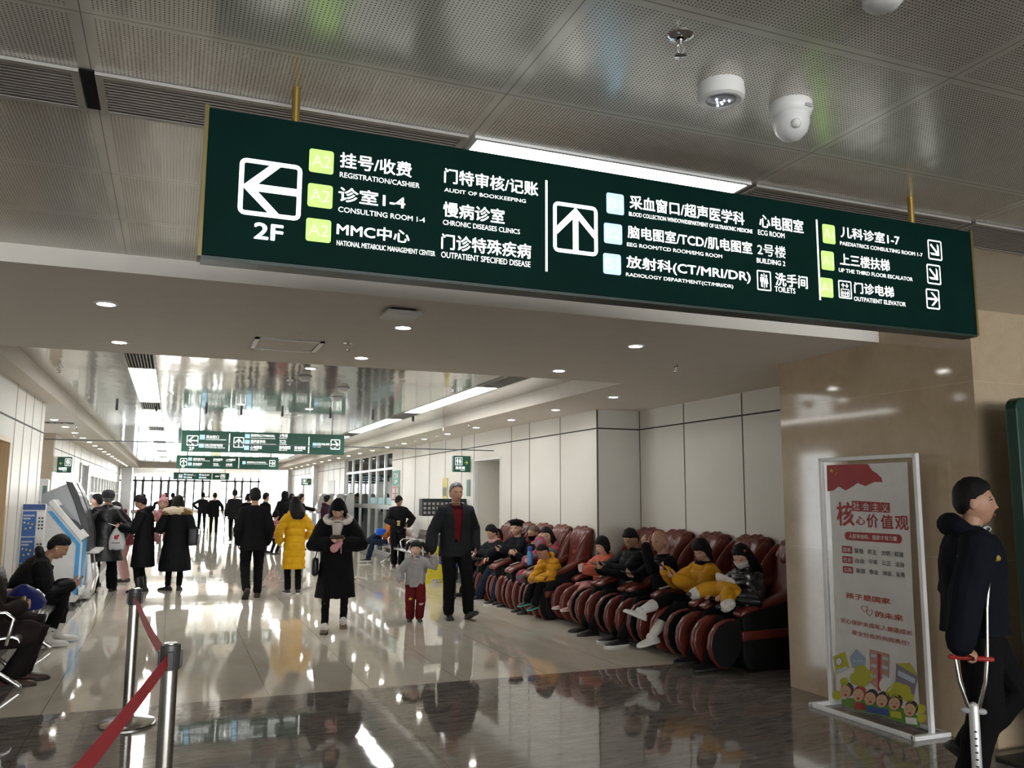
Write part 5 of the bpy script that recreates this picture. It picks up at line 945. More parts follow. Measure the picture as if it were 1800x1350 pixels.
    if t['open']:
        bm = bmesh.new(); bm.from_mesh(co.data); dl_ = []
        for f_ in bm.faces:
            c = f_.calc_center_median()/s; q = (c-root).z
            if c.y > root.y+.03 and t['open'][0] < q and abs(c.x-root.x) < t['open'][1]+t['open'][2]*q and f_.normal.y > .1: dl_.append(f_)
        bmesh.ops.delete(bm, geom=dl_, context='FACES'); bm.to_mesh(co.data); bm.free(); sd_ = co.modifiers.new('lining', 'SOLIDIFY'); sd_.thickness = .008
    if t.get('fur'): c, RR = fr_(.45); m = MBs(); m.tube([c+RR @ V((.205*math.sin(a), -.035-.125*math.cos(a), .045-.06*(1-math.cos(a))*.6)) for a in np.linspace(-1.9, 1.9, 17)], [.072*(.7+.3*math.cos(a*.7)) for a in np.linspace(-1.9, 1.9, 17)], 12); put(m, 'fur_trim', t['fur'], True, lambda c: .007*wave(c/s, 120, 4), v=.007, it=1)
    if t.get('scarf'): c, RR = fr_(.485); m = MBs(); m.tube([c+RR @ V((.078*math.sin(a), .01-.075*math.cos(a), .0)) for a in np.linspace(-3, 3, 17)], .030, 12); put(m, 'scarf', t['scarf'], True, lambda c: .004*wave(c/s, 80, 4), v=.007, it=1)
    # ---- shoes
    for c, F, nm in ((Al, ftl, 'l'), (Ar, ftr, 'r')):
        m = MBs(); R = []; K = sh['k']
        for y, w, z in ((-.078, .018, .040), (-.066, .034, .062), (-.02, .040, .082), (.04, .041, .072), (.10, .047, .056), (.15, .046, .047), (.185, .034, .038), (.20, .015, .026)): R.append([c+F @ V((w*K*math.copysign(abs(math.cos(u))**.75, math.cos(u)), y*K, -.085+max(0, z*(.5+.5*math.sin(u)*1.0))*K)) for u in [2*PI*i/18 for i in range(18)]])
        m.rings(R, 0); R2 = [[V(p) for p in r] for r in R]
        so = []
        for y, w in ((-.082, .02), (-.066, .038), (-.02, .042), (.04, .042), (.10, .050), (.15, .049), (.188, .036), (.206, .015)): so.append([c+F @ V((w*K*a_, y*K, -.085+zz)) for a_, zz in ((1, 0), (1, .020), (.5, .022), (-.5, .022), (-1, .020), (-1, 0))])
        m.rings(so, 1); sk = {'l': (Kl, Al), 'r': (Kr, Ar)}[nm]; dk = (sk[0]-sk[1]).normalized(); m.tube([c+F @ V((0, -.02, -.035)), c+dk*.02, c+dk*(.035+sh['boot'])], [.040*K, .046*K if sh['boot'] else .040*K, .042*K+.024*(sh['boot'] > 0)], 14, 0)
        if sh['boot']: m.ball(c+F @ V((0, .018, -.018)), .052*K, n=14)
        put(m, 'shoe' if not sh['boot'] else 'boot', [sh['mat'], sh['sole']], False, smooth=55)
    info = dict(H=H, s=s, hands=hands, put=put, MBs=MBs, fr=fr_, o=o, A=(Al, Ar), K=(Kl, Kr), RH=RH, hs=hs, E=(El, Er))
    if extra: extra(info)
    info['w'] = lambda v: o.matrix_world @ (V(v)*s)
    o.matrix_world = Matrix.Translation(V(loc)) @ Matrix.Rotation(math.radians(rz), 4, 'Z'); info['M'] = o.matrix_world.copy()
    return info
def held(name, info, mb, mats, pos, label, cat, R=None, group=None, smooth=30):     # a thing held or carried: top-level, placed at pos in the holder's frame
    o = mb.build(name, mats, smooth=smooth); M = info['M'] @ Matrix.Translation(V(pos)*info['s']); o.matrix_world = M @ (R.to_4x4() if R is not None else Matrix.Identity(4)); return tag(o, label, cat, group)
def phone(info, side, label, tilt=-35, d=(0, 0, 0)):
    w, dr, n, th, c = info['hands'][side]; m = MB(); m.rbox(-.036, .036, -.075, .075, -.004, .004, .003, 0); m.box(-.033, .033, -.070, .070, .004, .0046, 1)
    y = (dr+V((0, 0, .15))).normalized(); z = (-n if n.z < 0 else n); z = (V((0, -.6, .8))-y*V((0, -.6, .8)).dot(y)).normalized(); x = y.cross(z); R = Matrix((x, y, z)).transposed(); return held('smartphone', info, m, [BLACKP, SCREEN], c+dr*.035+V(d), label, 'phone', R, 'phones in hands')
SEAT = dict(al=(-.12, .60, .10), ar=(.12, .60, .10), root=(0, 0, .45))
def sitter(label, loc, rz, **k): a = dict(SEAT); a.update(k); return person(label, loc, rz, **a)
G1 = 'people sitting in the massage chairs'
# --- walking and standing people in the middle
person('man in a black jacket walking away down the middle, hands in pockets', (1.23, 14.1, 0), 0, h=1.74, wl=(-.215, .08, .83), wr=(.215, .08, .83), el=(-.45, -1, 0), er=(.45, -1, 0), al=(-.09, -.22, .16), ar=(.10, .10, .085), fl=(8, -38), fr=(-6, 0), root=(0, 0, .915), skin=SKINT, hair='short',
       top=dict(off=.028, hem=-.19, flare=.05, collar=.03, arm=(.076, .068, .056)), legs=dict(r=(.098, .074, .062)), shoes=dict(mat=SHOEB), girth=1.06, seed=3)
def bowclip(i):
    m = i['MBs'](); H = i['H']
    for sx in (-1, 1): m.ball(H(V((.035*sx, -.03, .135))), .034, .018, .014, 12, i['RH'] @ rot('Y', -12*sx))
    i['put'](m, 'hair_bow', [mat('grey satin bow', (.30, .28, .26), .4)], False)
y_ = person('woman in a long mustard-yellow quilted coat seen from behind', (1.92, 14.5, 0), 4, h=1.58, wl=(-.25, .08, .90), wr=(.23, .16, .98), el=(-.7, -1, 0), er=(.5, -1, 0), al=(-.085, .02, .085), ar=(.085, -.04, .085), fl=(10, 0), fr=(-10, 0), head=(0, 8, 0), hair='long_over', eyes=0,
       top=dict(mat=YELL, off=.035, hem=-.49, flare=.03, puff=.016, pitch=.125, hood='big', arm=(.075, .068, .058)), legs=dict(r=(.075, .062, .056)), shoes=dict(mat=SHOE, sole=SOLEW), extra=bowclip, seed=5)
def hoodie(i):
    fr = i['fr']
    m = i['MBs'](); c, R = fr(.475); m.tube([c+R @ V((.150*math.sin(a), .025-.125*math.cos(a), .035-.03*(1-math.cos(a)))) for a in np.linspace(-2.5, 2.5, 17)], [.05*(.65+.35*math.cos(a*.5)) for a in np.linspace(-2.5, 2.5, 17)], 12); i['put'](m, 'hoodie_hood', [CREAM], True, lambda c: .004*wave(c, 50, 4))
    m = i['MBs'](); c, R = fr(.42); m.tube([c+R @ V((.055, .10, .05)), c+R @ V((.055, .155, -.03)), c+R @ V((.05, .18, -.15))], .008, 8); i['put'](m, 'drawstring', [CREAM], False)
def pompoms(i):
    for a, dy in zip(i['A'], (0, 0)): m = i['MBs'](); m.ball(a+V((0, .105, -.005)), .052, n=16); i['put'](m, 'shoe_pompom', [WFUR], True, lambda c: .006*wave(c, 160, 3), v=.006, it=0)
def both(i): hoodie(i); pompoms(i)
p_ = person('woman in a wide black coat and knit cap walking while looking at her phone', (1.89, 10.45, 0), 170, h=1.60, lean=6, head=(0, 40, 0), wl=(-.065, .27, 1.10), wr=(.065, .27, 1.10), el=(-1, -.2, -.55), er=(1, -.2, -.55), al=(-.11, -.22, .10), ar=(.12, .16, .085), fl=(4, -12), fr=(-4, 0), kl=(-.2, 1, 0), kr=(.2, 1, 0), root=(0, 0, .915), hair='long',
       hl=dict(d=(.25, .75, .35), n=(.5, .1, .7), c=.75), hr=dict(d=(-.25, .75, .35), n=(-.5, .1, .7), c=.75), hat=('beanie', BLK), under=CREAM, top=dict(off=.055, hem=-.50, flare=.11, arm=(.10, .10, .075), fold=.008, open=(.16, -.045, .30)), legs=dict(r=(.072, .056, .046), end=1.0), shoes=dict(mat=TAUPE, sole=SOLEB), extra=both, seed=7, vox=.0065)
c_ = (p_['hands'][1][4]+p_['hands'][-1][4])/2
m = MB(); m.rbox(-.078, .078, -.038, .038, -.005, .005, .003); held('smartphone', p_, m, [mat('brown phone back', (.05, .035, .028), .4)], c_+V((0, .05, .035)), 'brown-backed phone in both hands of the woman in the wide black coat', 'phone', rot('X', 40), 'phones in hands')
m = MB(); m.tube([(0, 0, 0), (.03, 0, -.03), (.07, .0, -.065)], [.03, .038, .05], 14); m.tube([(-.01, 0, -.02), (-.01, 0, -.12)], .006, 6); held('pink_mitten', p_, m, [PINKK], c_+V((-.04, .04, -.035)), 'pink furry mitten dangling under the phone of the coat woman', 'mitten', smooth=True)
m = MB(); m.rbox(-.04, .04, -.10, .10, -.11, .11, .04); m.tube([(0, .05, .10), (-.06, .08, .40), (-.16, .05, .62)], .008, 6); held('shoulder_bag', p_, m, [LEATHJ], (.265, .03, .80), 'small black shoulder bag at the hip of the woman with the phone', 'bag', smooth=50)
def grandpa(i):
    m = i['MBs'](); fr = i['fr']; m.rbox(-.028, .028, .128, .14, .855, .885, .004); i['put'](m, 'belt_buckle', [STEEL], False)
gp = person('grey-haired man in a dark open coat and maroon sweater leading a little girl', (3.57, 10.98, 0), 176, h=1.80, head=(6, -2, 0), wr=(.34, .10, .84), wl=(-.27, -.02, .86), er=(.6, -1, 0), el=(-.6, -1, 0), ar=(.10, .10, .085), al=(-.13, .20, .10), fl=(14, 22), fr=(-5, 0), root=(0, 0, .92), skin=SKINT, hair='receding', hairm=HAIRG, hr=dict(d=(.25, .1, -1), n=(-.8, .5, 0), c=.7),
       top=dict(mat=CHAR, off=.042, hem=-.16, flare=.05, collar=.025, arm=(.078, .070, .058), open=(.02, .035, .07)), under=BURG, legs=dict(r=(.10, .078, .068)), girth=1.06, extra=grandpa, seed=9, vox=.006)
def girl_x(i):
    for x, y, z, r, mm in ((-.06, .0, 0, .05, 0), (.05, .0, -.42, .05, 1)): pass
    fr = i['fr']; MBs = i['MBs']; put = i['put']
    q = MBs(); q.tube([V((-.07, .135, 1.30)), V((-.03, .150, 1.315)), V((.01, .152, 1.31))], [.012, .02, .01], 8); put(q, 'blue_print', [mat('blue print', (.05, .12, .28), .7)], False)
    q = MBs(); q.tube([V((-.03, .158, 1.19)), V((.02, .160, 1.20)), V((.05, .156, 1.185))], [.012, .014, .010], 8); put(q, 'pink_print', [mat('pink print', (.60, .30, .32), .7)], False)
    a, k = i['A'][1], i['K'][1]; c = k+V((0, .062, .06)); st = [V((.045*(1 if n_ % 2 == 0 else .45)*math.sin(n_*PI/5), 0, .045*(1 if n_ % 2 == 0 else .45)*math.cos(n_*PI/5))) for n_ in range(10)]
    q = MBs(); q.add([c+v+V((0, .022, 0)) for v in st]+[c+v-V((0, .02, 0)) for v in st], [tuple(range(10)), tuple(range(19, 9, -1))]+[(n_, n_+10, (n_+1) % 10+10, (n_+1) % 10) for n_ in range(10)]); put(q, 'star_patch', [mat('yellow patch', (.60, .42, .06), .7)], False, smooth=False)
    k = i['K'][0]; q = MBs(); q.ball(k+V((.0, .055, -.05)), .05, .022, .05, 14); q.ball(k+V((-.03, .058, .0)), .03, .018, .03, 12); put(q, 'plush_patch', [mat('pale plush patch', (.42, .30, .26), .8)], False)
gl = person('little girl in a grey hooded sweatshirt and dark red trousers holding a man\'s hand', (2.99, 10.85, 0), 168, h=1.06, child=1, name='person', root=(0, 0, .80), hs=1.42, head=(-6, -4, 0), wl=(-.37, .10, 1.30), wr=(.30, .12, .85), el=(-.5, -.4, -1), er=(.6, -1, 0), al=(-.09, .08, .10), ar=(.09, -.02, .085), fl=(8, 0), fr=(-8, 0), hair='pigtails', hairm=mat('dark brown hair', (.010, .0065, .0055), .55, spec=.25, bump=.5, bscale=160), hl=dict(d=(-.6, -.1, .5), n=(.3, .2, .6), c=.6), skin=SKINP,
       top=dict(mat=GREYF, off=.045, hem=-.10, flare=.02, hood=True, arm=(.085, .078, .068), fold=.008), legs=dict(mat=BURG, r=(.115, .10, .085), end=.98), shoes=dict(mat=mat('dark olive shoe', (.05, .05, .035), .6), k=.95), girth=1.08, extra=girl_x, seed=11)
# --- man with a crutch at the right
def crutch_x(i):
    m = i['MBs'](); c, R = i['fr'](.485); m.tube([c+R @ V((.072*math.sin(a), .005-.072*math.cos(a), .01)) for a in np.linspace(-2.8, 2.8, 15)], .020, 10); i['put'](m, 'striped_collar', [STRIPE], True, v=.006)
def stripe_mat():
    m, nt, b, P, (X, Y, Z) = base_mat('striped knit'); f = math_node(nt, 'GREATER_THAN', math_node(nt, 'FRACT', math_node(nt, 'MULTIPLY', math_node(nt, 'ADD', Y, math_node(nt, 'MULTIPLY', X, 1.0)), 60)), .5); nt.links.new(mixc(nt, f, (.02, .02, .025), (.40, .40, .40)), b.inputs['Base Color']); b.inputs['Roughness'].default_value = .9; return m
STRIPE = stripe_mat()
cm = person('man in a dark jacket leaning on a metal crutch, seen from the side', (4.16, 3.5, 0), -129, h=1.72, lean=3, head=(-8, -3, 0), wr=(.27, -.13, .80), er=(.4, -1, .0), wl=(-.26, .10, .86), hr=dict(d=(-.1, .75, -.45), n=(-.35, -.45, -.8), c=.85), ar=(.10, -.10, .085), al=(-.10, -.06, .24), kl=(-.1, 1, .3), fl=(6, -38), skin=SKINT, hair='short',
       top=dict(mat=NAVY, off=.05, hem=-.07, flare=.02, hood='big', collar=.02, arm=(.084, .074, .062), fold=.007, sl=.90), legs=dict(r=(.105, .085, .07)), girth=1.06, extra=crutch_x, seed=13, vox=.0052)
w, d, n, th, hcn = cm['hands'][1]
o = empty('crutch', (0, 0, 0), label='silver metal crutch with red hand grip held by the man in the dark jacket', cat='crutch'); M0 = cm['M']; s_ = cm['s']
Gp = M0 @ (hcn*s_); tip = at(1722, 1425, Z=0); topc = M0 @ (V((.185, .01, 1.27))*s_)
def cb(mb, nm, mm): q = mb.build(nm, mm, smooth=60); q.parent = o; return q
jx = Gp.lerp(tip, .35)
sidev = V((.72, -.69, 0)).normalized(); A1 = Gp+sidev*.075; A0 = Gp-sidev*.075
r_ = MB(); r_.tube([jx+sidev*.02+V((0, 0, .0)), jx.lerp(A1, .55)+sidev*.02, A1, A1.lerp(topc+sidev*.03, .5), topc+sidev*.05], .0105, 12); cb(r_, 'front_tube', STEEL)
r_ = MB(); r_.tube([jx-sidev*.02, jx.lerp(A0, .55)-sidev*.02, A0, A0+V((0, .02, .12)), topc-sidev*.07], .0105, 12); cb(r_, 'rear_tube', STEEL)
r_ = MB(); r_.tube([A0-sidev*.02, A0.lerp(A1, .5), A1+sidev*.02], .014, 12); cb(r_, 'hand_grip', mat('red rubber grip', (.30, .02, .015), .5))
r_ = MB(); r_.tube([topc+sidev*.08, topc+V((0, 0, .025)), topc-sidev*.09], [.020, .026, .020], 12); cb(r_, 'armpit_pad', mat('ochre pad', (.30, .20, .03), .6))
r_ = MB(); r_.tube([jx+V((0, 0, .02)), jx.lerp(tip, .95)], .025, 16); sh_ = cb(r_, 'shaft', mat('pale aluminium', (.62, .62, .60), .4, .5))
r_ = MB(); vz = (tip-jx).normalized(); ny = V((-.69, -.72, 0)).normalized()
for k in range(7): q = jx+vz*(.10+.035*k)+ny*.0235; r_.tube([q-sidev*.004, q+sidev*.004], .0042, 8)
q = r_.build('adjusting_holes', BLACKP, sh_); r_ = MB(); r_.tube([jx.lerp(tip, .93), tip+V((0, 0, .012))], .024, 14); cb(r_, 'rubber_foot', BLACKP); r_ = MB(); r_.tube([jx-sidev*.045, jx+sidev*.045], .016, 12); cb(r_, 'collar', GREYP)
# --- people at the machines on the left
person('old man in a flat cap and long black leather coat before the machines', (-1.0, 15.85, 0), 12, h=1.68, wl=(-.26, .12, .92), wr=(.28, .08, .88), el=(-1, -.5, 0), er=(1, -.5, 0), al=(-.15, .0, .085), ar=(.14, -.03, .085), fl=(25, 0), fr=(-25, 0), skin=SKINT, hairm=HAIRG, eyes=0, hat=('flatcap', mat('dark tweed', (.022, .024, .026), .8)), top=dict(mat=LEATHJ, off=.045, hem=-.42, flare=.20, collar=.05, arm=(.08, .072, .060), fold=.008), legs=dict(r=(.098, .08, .085), fold=.009), girth=1.06, seed=15)
def specs(i):
    m = i['MBs'](); H = i['H']
    for sx in (-1, 1): m.tube([H(V((sx*.031+.021*math.cos(a), .094, .002+.017*math.sin(a)))) for a in np.linspace(0, 2*PI, 17)], .0022, 6, ends=False); m.tube([H(V((sx*.052, .092, .006))), H(V((sx*.077, .04, .006))), H(V((sx*.08, -.005, 0)))], .0022, 6)
    m.tube([H(V((-.01, .095, .006))), H(V((.01, .095, .006)))], .0022, 6); i['put'](m, 'glasses', [BLACKP], False)
gw = person('woman with glasses and a hair bun in a long black coat reading a slip', (-.40, 15.62, 0), 78, h=1.62, lean=6, head=(0, 28, 0), wl=(-.10, .36, 1.10), wr=(.10, .36, 1.12), el=(-.5, -.5, -1), er=(.5, -.5, -1), al=(-.10, .02, .085), ar=(.10, -.02, .085), hair='bun', hairm=MATS['dark brown hair'], hl=dict(d=(.2, 1, .1), n=(.4, 0, .8), c=.45), hr=dict(d=(-.2, 1, .1), n=(-.4, 0, .8), c=.45), extra=specs, top=dict(mat=BLK2, off=.05, hem=-.50, flare=.07, hood='big', scarf=REDC, arm=(.082, .074, .06)), legs=dict(r=(.078, .062, .055)), shoes=dict(boot=.12), girth=1.05, seed=17)
cg = (gw['hands'][1][4]+gw['hands'][-1][4])/2
m = MB(); m.rbox(-.07, .07, -.11, .11, -.002, .002, .0015); held('paper_slip', gw, m, [WHITEC], cg+V((0, .06, .0)), 'white paper slip in the hands of the woman with glasses', 'paper', rot('X', 20))
m = MB(); R_ = []
for z, w_, t_ in ((0, .02, .012), (-.05, .07, .03), (-.14, .115, .05), (-.25, .135, .055), (-.33, .13, .045), (-.36, .11, .02)): R_.append([(t_*math.sin(u), w_*math.cos(u)+.02*z, z+.01*math.sin(5*u)) for u in [2*PI*k/20 for k in range(20)]])
m.rings(R_, 0); o = held('plastic_bag', gw, m, [mat('white plastic bag', (.60, .60, .60), .4)], gw['hands'][-1][4]+V((-.01, .0, -.02)), 'white plastic bag with a red mark hanging from the arm of the woman with glasses', 'bag', None, smooth=True)
m = MB(); m.ball((-.052, .0, -.16), .006, .035, .04, 14); m.ball((-.053, -.03, -.13), .005, .02, .02, 10); q = m.build('red_mark', mat('red print', (.45, .03, .03), .5), smooth=True); q.parent = o
m = MB()
for k in range(5): m.rbox(-.060, -.054, -.06+.027*k, -.045+.027*k, -.26, -.24, .002)
q = m.build('printed_marks', BLACKP); q.parent = o
fw = person('woman with long dark hair in a long black coat with a patched fur hood', (.10, 15.64, 0), -4, h=1.60, wl=(-.18, .22, 1.05), wr=(.20, .18, .98), el=(-.6, -.4, -.7), er=(.5, -.6, -.6), al=(-.10, .05, .085), ar=(.09, .0, .085), fl=(58, 0), fr=(-4, 0), hair='long', eyes=0, top=dict(mat=BLK2, off=.05, hem=-.58, flare=.13, fur=TFUR, arm=(.085, .078, .064)), legs=dict(r=(.075, .058, .05)), girth=1.06, seed=19)
by = person('baby in a pink bobble hat looking over the shoulder of the fur-hood woman', (-.135, 15.86, .76), 176, h=.98, child=1, hs=1.55, root=(0, 0, .52), lean=8, wl=(-.22, .16, .72), wr=(.22, .16, .72), al=(-.10, .05, .10), ar=(.10, .05, .10), hair=None, hat=('pom', PINKK), skin=SKINP, top=dict(mat=PINKK, off=.04, hem=-.06, arm=(.08, .075, .065), scarf=PINKK), legs=dict(mat=PINKK, r=(.10, .085, .075)), shoes=dict(mat=PINKK, k=.8), vox=.009, seed=20)
m = MB(); m.rbox(-.08, .08, -.12, .12, -.16, .14, .03); m.rbox(-.085, .085, -.03, .03, .02, .10, .01); held('shoulder_bag', fw, m, [LEATHJ], (.285, .0, .96), 'black bag on the right arm of the fur-hood woman', 'bag', smooth=50)
person('person in a dark jacket half hidden behind the grey machine', (-1.22, 16.75, 0), 70, h=1.62, hair='short', eyes=0, wl=(-.1, .35, 1.0), wr=(.1, .3, 1.0), el=(-.5, -.5, -1), er=(.5, -.5, -1), top=dict(mat=BLK2, off=.04, hood=True, puff=.008), vox=.010, seed=21)
person('woman in a maroon coat bending toward a machine behind the flat-cap man', (-.76, 17.5, 0), 80, h=1.52, lean=24, head=(0, 25, 0), hair='bob', wl=(-.1, .45, .95), wr=(.1, .45, .95), el=(-.4, -.4, -1), er=(.4, -.4, -1), top=dict(mat=MAR, off=.045, hem=-.18, hood=True, puff=.008, pitch=.11), legs=dict(mat=cloth('dusty pink cloth', (.34, .20, .18)), r=(.09, .075, .068)), vox=.010, seed=22)
# --- sitting people on the left
sm = sitter('young man in a black padded jacket on the bench bending over his phone', (-1.45, 10.42, 0), -84, h=1.76, root=(0, .0, .47), lean=37, head=(0, 30, 0), wl=(-.08, .46, .60), wr=(.07, .46, .60), el=(-.5, 0, -1), er=(.4, -.2, -1), al=(-.15, .36, .10), ar=(.14, .26, .10), fl=(6, 0), fr=(-4, 0), hl=dict(d=(.15, .9, .25), n=(.6, -.1, .6), c=.6), hr=dict(d=(-.15, .9, .25), n=(-.6, -.1, .6), c=.6), skin=SKINT, hairm=HAIRB, top=dict(mat=BLK2, off=.04, hem=-.10, hood=True, puff=.007, pitch=.12, arm=(.082, .072, .058)), legs=dict(r=(.098, .078, .062)), shoes=dict(mat=SHOEW, sole=SOLEW, boot=.07, k=1.08), seed=23, vox=.006)
m = MB(); m.ball((0, 0, 0), .008, n=8); m.tube([(0, 0, -.004), (.0, .004, -.03)], .003, 6); q = m.build('earphone', WHITEPL, smooth=True); q.parent = sm['o']; q.location = sm['H'](V((.084, -.004, -.012)))*sm['s']
c_ = (sm['hands'][1][4]+sm['hands'][-1][4])/2; m = MB(); m.rbox(-.076, .076, -.037, .037, -.004, .004, .003); held('smartphone', sm, m, [BLACKP], c_+V((0, .03, .03)), 'black phone in the hands of the young man on the bench', 'phone', rot('X', 48), 'phones in hands')
sitter('person in brown suede shoes at the left picture edge, only lap and legs in view', (-1.43, 8.38, 0), -78, h=1.70, root=(0, .02, .47), lean=-8, wl=(-.12, .28, .66), wr=(.12, .28, .66), el=(-.8, -.4, -.4), er=(.8, -.4, -.4), al=(-.10, .34, .09), ar=(.10, .22, .085), fl=(4, 0), fr=(-4, 0), top=dict(mat=cloth('dark brown cloth', (.020, .014, .013)), off=.045, hem=-.10, lap=.8), legs=dict(mat=cloth('brown black cloth', (.012, .009, .009)), r=(.11, .09, .07)), shoes=dict(mat=SHOEB, k=1.05), girth=1.1, seed=24)
m = MB(); R_ = []
for z, a_, b_ in ((0, .17, .12), (.06, .19, .13), (.13, .15, .10), (.19, .08, .06), (.22, .03, .03)): R_.append([(a_*math.cos(u)*(1+.1*math.sin(3*u)), b_*math.sin(u)*(1+.12*math.sin(4*u+z*20)), z) for u in [2*PI*k/20 for k in range(20)]])
m.rings(R_); o = m.build('cloth_bag', cloth('blue nylon', (.016, .022, .12), .4), smooth=True); o.location = (-1.22, 8.98, .56); tag(o, 'dark blue nylon bag on the lap at the left picture edge', 'bag')
# --- people far down the corridor
F = 'people far down the corridor'
def far(label, px, Y, rz, h, **k): a = dict(vox=.012, group=F, eyes=0); a.update(k); return person(label, (at(px, 870, Y=Y).x, Y, 0), rz, h=h, **a)
far('man far away behind the fur-hood woman, left of a pair, arm held out', 291, 39, 5, 1.70, wl=(-.42, .05, 1.02), el=(-1, -.4, -.3), top=dict(off=.04), seed=31); far('man far away behind the fur-hood woman, right of a pair', 304, 40.5, -4, 1.70, top=dict(mat=CHAR, off=.04), seed=32)
far('man far down the corridor with a hand on his hip, left of a couple', 357, 40, 4, 1.72, wl=(-.22, .04, 1.0), el=(-1, -.2, .1), al=(-.12, .2, .085), ar=(.1, -.18, .12), fr=(0, -20), top=dict(mat=CHAR, off=.04), seed=33)
fs = far('person far down the corridor carrying a folded umbrella, right of a couple', 378, 37, -3, 1.70, wr=(.32, .05, .98), top=dict(off=.05, hem=-.22), seed=34)
m = MB(); m.tube([(0, 0, .1), (.02, .02, 0), (.12, .04, -.40)], [.012, .03, .012], 8); held('umbrella', fs, m, [BLACKP], fs['hands'][1][4], 'folded black umbrella of the person far down the corridor', 'umbrella', smooth=True)
far('tall man in a dark coat far down the corridor left of the man in black', 413, 31, 2, 1.80, al=(-.1, -.2, .12), ar=(.1, .15, .085), top=dict(mat=CHAR, off=.045, hem=-.2), seed=35)
far('dark-haired person half hidden behind the left shoulder of the man in black', 437, 29, 0, 1.66, hair='bob', top=dict(off=.04), seed=36)
mf = far('man turned sideways beyond the right shoulder of the man in black', 467, 25, -60, 1.68, top=dict(off=.04, collar=.03), hair='short', eyes=1, seed=37)
person('small child in a dark cap and red checked coat before the turned man', (at(486, 870, Y=24.2).x, 24.2, 0), -40, h=1.22, child=1, hs=1.4, hair=None, hat=('beanie', BLK), root=(0, 0, .80), top=dict(mat=camo_fabric('red checked cloth', ((.40, .02, .04), (.02, .01, .02), (.45, .30, .30)), 25), off=.05, hem=-.2), vox=.012, eyes=0, group=F, seed=38)
far('person with a raised black hood edged in white, behind the woman in yellow', 501, 27.5, 0, 1.74, hair='short', hat=('hood', BLK), top=dict(off=.05, hem=-.4, scarf=WFUR), seed=39); far('dark-haired person right of the hooded one', 513, 28.3, -10, 1.66, hair='bob', top=dict(off=.04), seed=40)
far('man reaching out to a machine on the right wall', 529, 26.2, -70, 1.66, wl=(-.1, .58, 1.18), wr=(.2, .1, .9), el=(-.4, -.2, -1), top=dict(off=.04), seed=41)
far('woman with pinned-up hair in a plum coat at the right machines', 575, 24.4, -75, 1.62, hair='bun', wl=(-.1, .40, 1.1), wr=(.1, .4, 1.1), el=(-.4, -.4, -1), er=(.4, -.4, -1), top=dict(mat=PLUM, off=.06, hem=-.45, hood=True), seed=42)
far('man in a dark jacket looking down behind the glass doors', 613, 27.2, -100, 1.70, eyes=1, head=(0, 25, 0), top=dict(mat=cloth('slate cloth', (.03, .036, .045)), off=.04), seed=43)
far('pale blurred visitor in the room behind the glass doors', 655, 26.5, 60, 1.66, top=dict(mat=cloth('grey cloth', (.10, .10, .11)), off=.04), seed=44)
# --- right side, beyond the chairs
kc = person('man in a black baseball cap and jacket holding a cup beside the bench', (4.86, 19.2, 0), 172, h=1.62, head=(-24, 24, 0), wr=(.10, .26, 1.02), wl=(-.22, .14, .98), er=(1, -.5, -.4), el=(-1, -.6, 0), al=(-.08, .10, .085), ar=(.08, -.02, .085), hr=dict(d=(-.9, .4, .1), n=(-.3, -.9, 0), c=.7), hat=('cap', BLK2), skin=SKINT, top=dict(mat=BLK2, off=.045, hem=-.10, collar=.03, arm=(.08, .075, .062)), legs=dict(r=(.10, .085, .075)), seed=45)
m = MB(); m.lathe([(.032, -.05), (.036, .045), (.037, .05)], 16); m.lathe([(.038, .05), (.038, .058), (.03, .06)], 16, 1); held('drink_cup', kc, m, [mat('yellow paper cup', (.45, .36, .10), .5), WHITEPL], kc['hands'][1][4], 'yellow drink cup in the hand of the man in the baseball cap', 'cup', smooth=50)
js = sitter('person in jeans with crossed legs on the bench behind the cap man', (4.98, 20.45, 0), 80, h=1.68, root=(0, 0, .48), lean=-2, al=(-.05, .52, .12), ar=(-.16, .66, .42), kr=(.1, .6, 1), fr=(10, -10), wl=(-.1, .28, .72), wr=(.1, .30, .74), el=(-.8, -.4, -.4), er=(.8, -.4, -.4), top=dict(mat=cloth('orange cloth', (.40, .13, .03)), off=.035), legs=dict(mat=JEAN, r=(.098, .08, .064)), shoes=dict(mat=SHOE, sole=SOLEW), seed=46)
m = MB(); m.rbox(-.12, .12, -.09, .09, 0, .16, .05); o = m.build('plastic_bag', cloth('bright blue nylon', (.02, .10, .55), .4), smooth=60); o.location = (4.70, 20.25, .66); tag(o, 'bright blue bag on the lap of the person in jeans', 'bag')
# --- the massage chairs, nearest first
mw = sitter('woman in a white face mask and shiny black puffer jacket in the nearest chair', (5.26, 6.95, 0), 90, h=1.62, lean=2, head=(24, 26, 0), wl=(-.13, .33, .70), wr=(.12, .34, .70), el=(-1, -.3, -.4), er=(1, -.3, -.4), al=(-.13, .58, .10), ar=(.13, .60, .12), hair='long', mask=WHITEC, skin=SKIN, hl=dict(d=(.3, .9, 0), n=(.3, 0, -.9), c=.4), hr=dict(d=(-.3, .9, 0), n=(-.3, 0, -.9), c=.4), top=dict(mat=mat('glossy black puffer', (.010, .010, .012), .22, bump=.3, bscale=40), off=.05, hem=-.06, puff=.014, pitch=.085, collar=.05, arm=(.085, .078, .062)), shoes=dict(mat=BLK, sole=SOLEB), group=G1, seed=51, vox=.006)
m = MB(); m.ball((0, 0, 0), .022, .012, .016, 10); m.ball((.02, 0, .016), .014, .01, .012, 10); q = m.build('hair_clip', mat('red hair clip', (.35, .06, .05), .4), smooth=True); q.parent = mw['o']; q.location = mw['H'](V((-.065, .03, .085)))*mw['s']
m = MB(); 
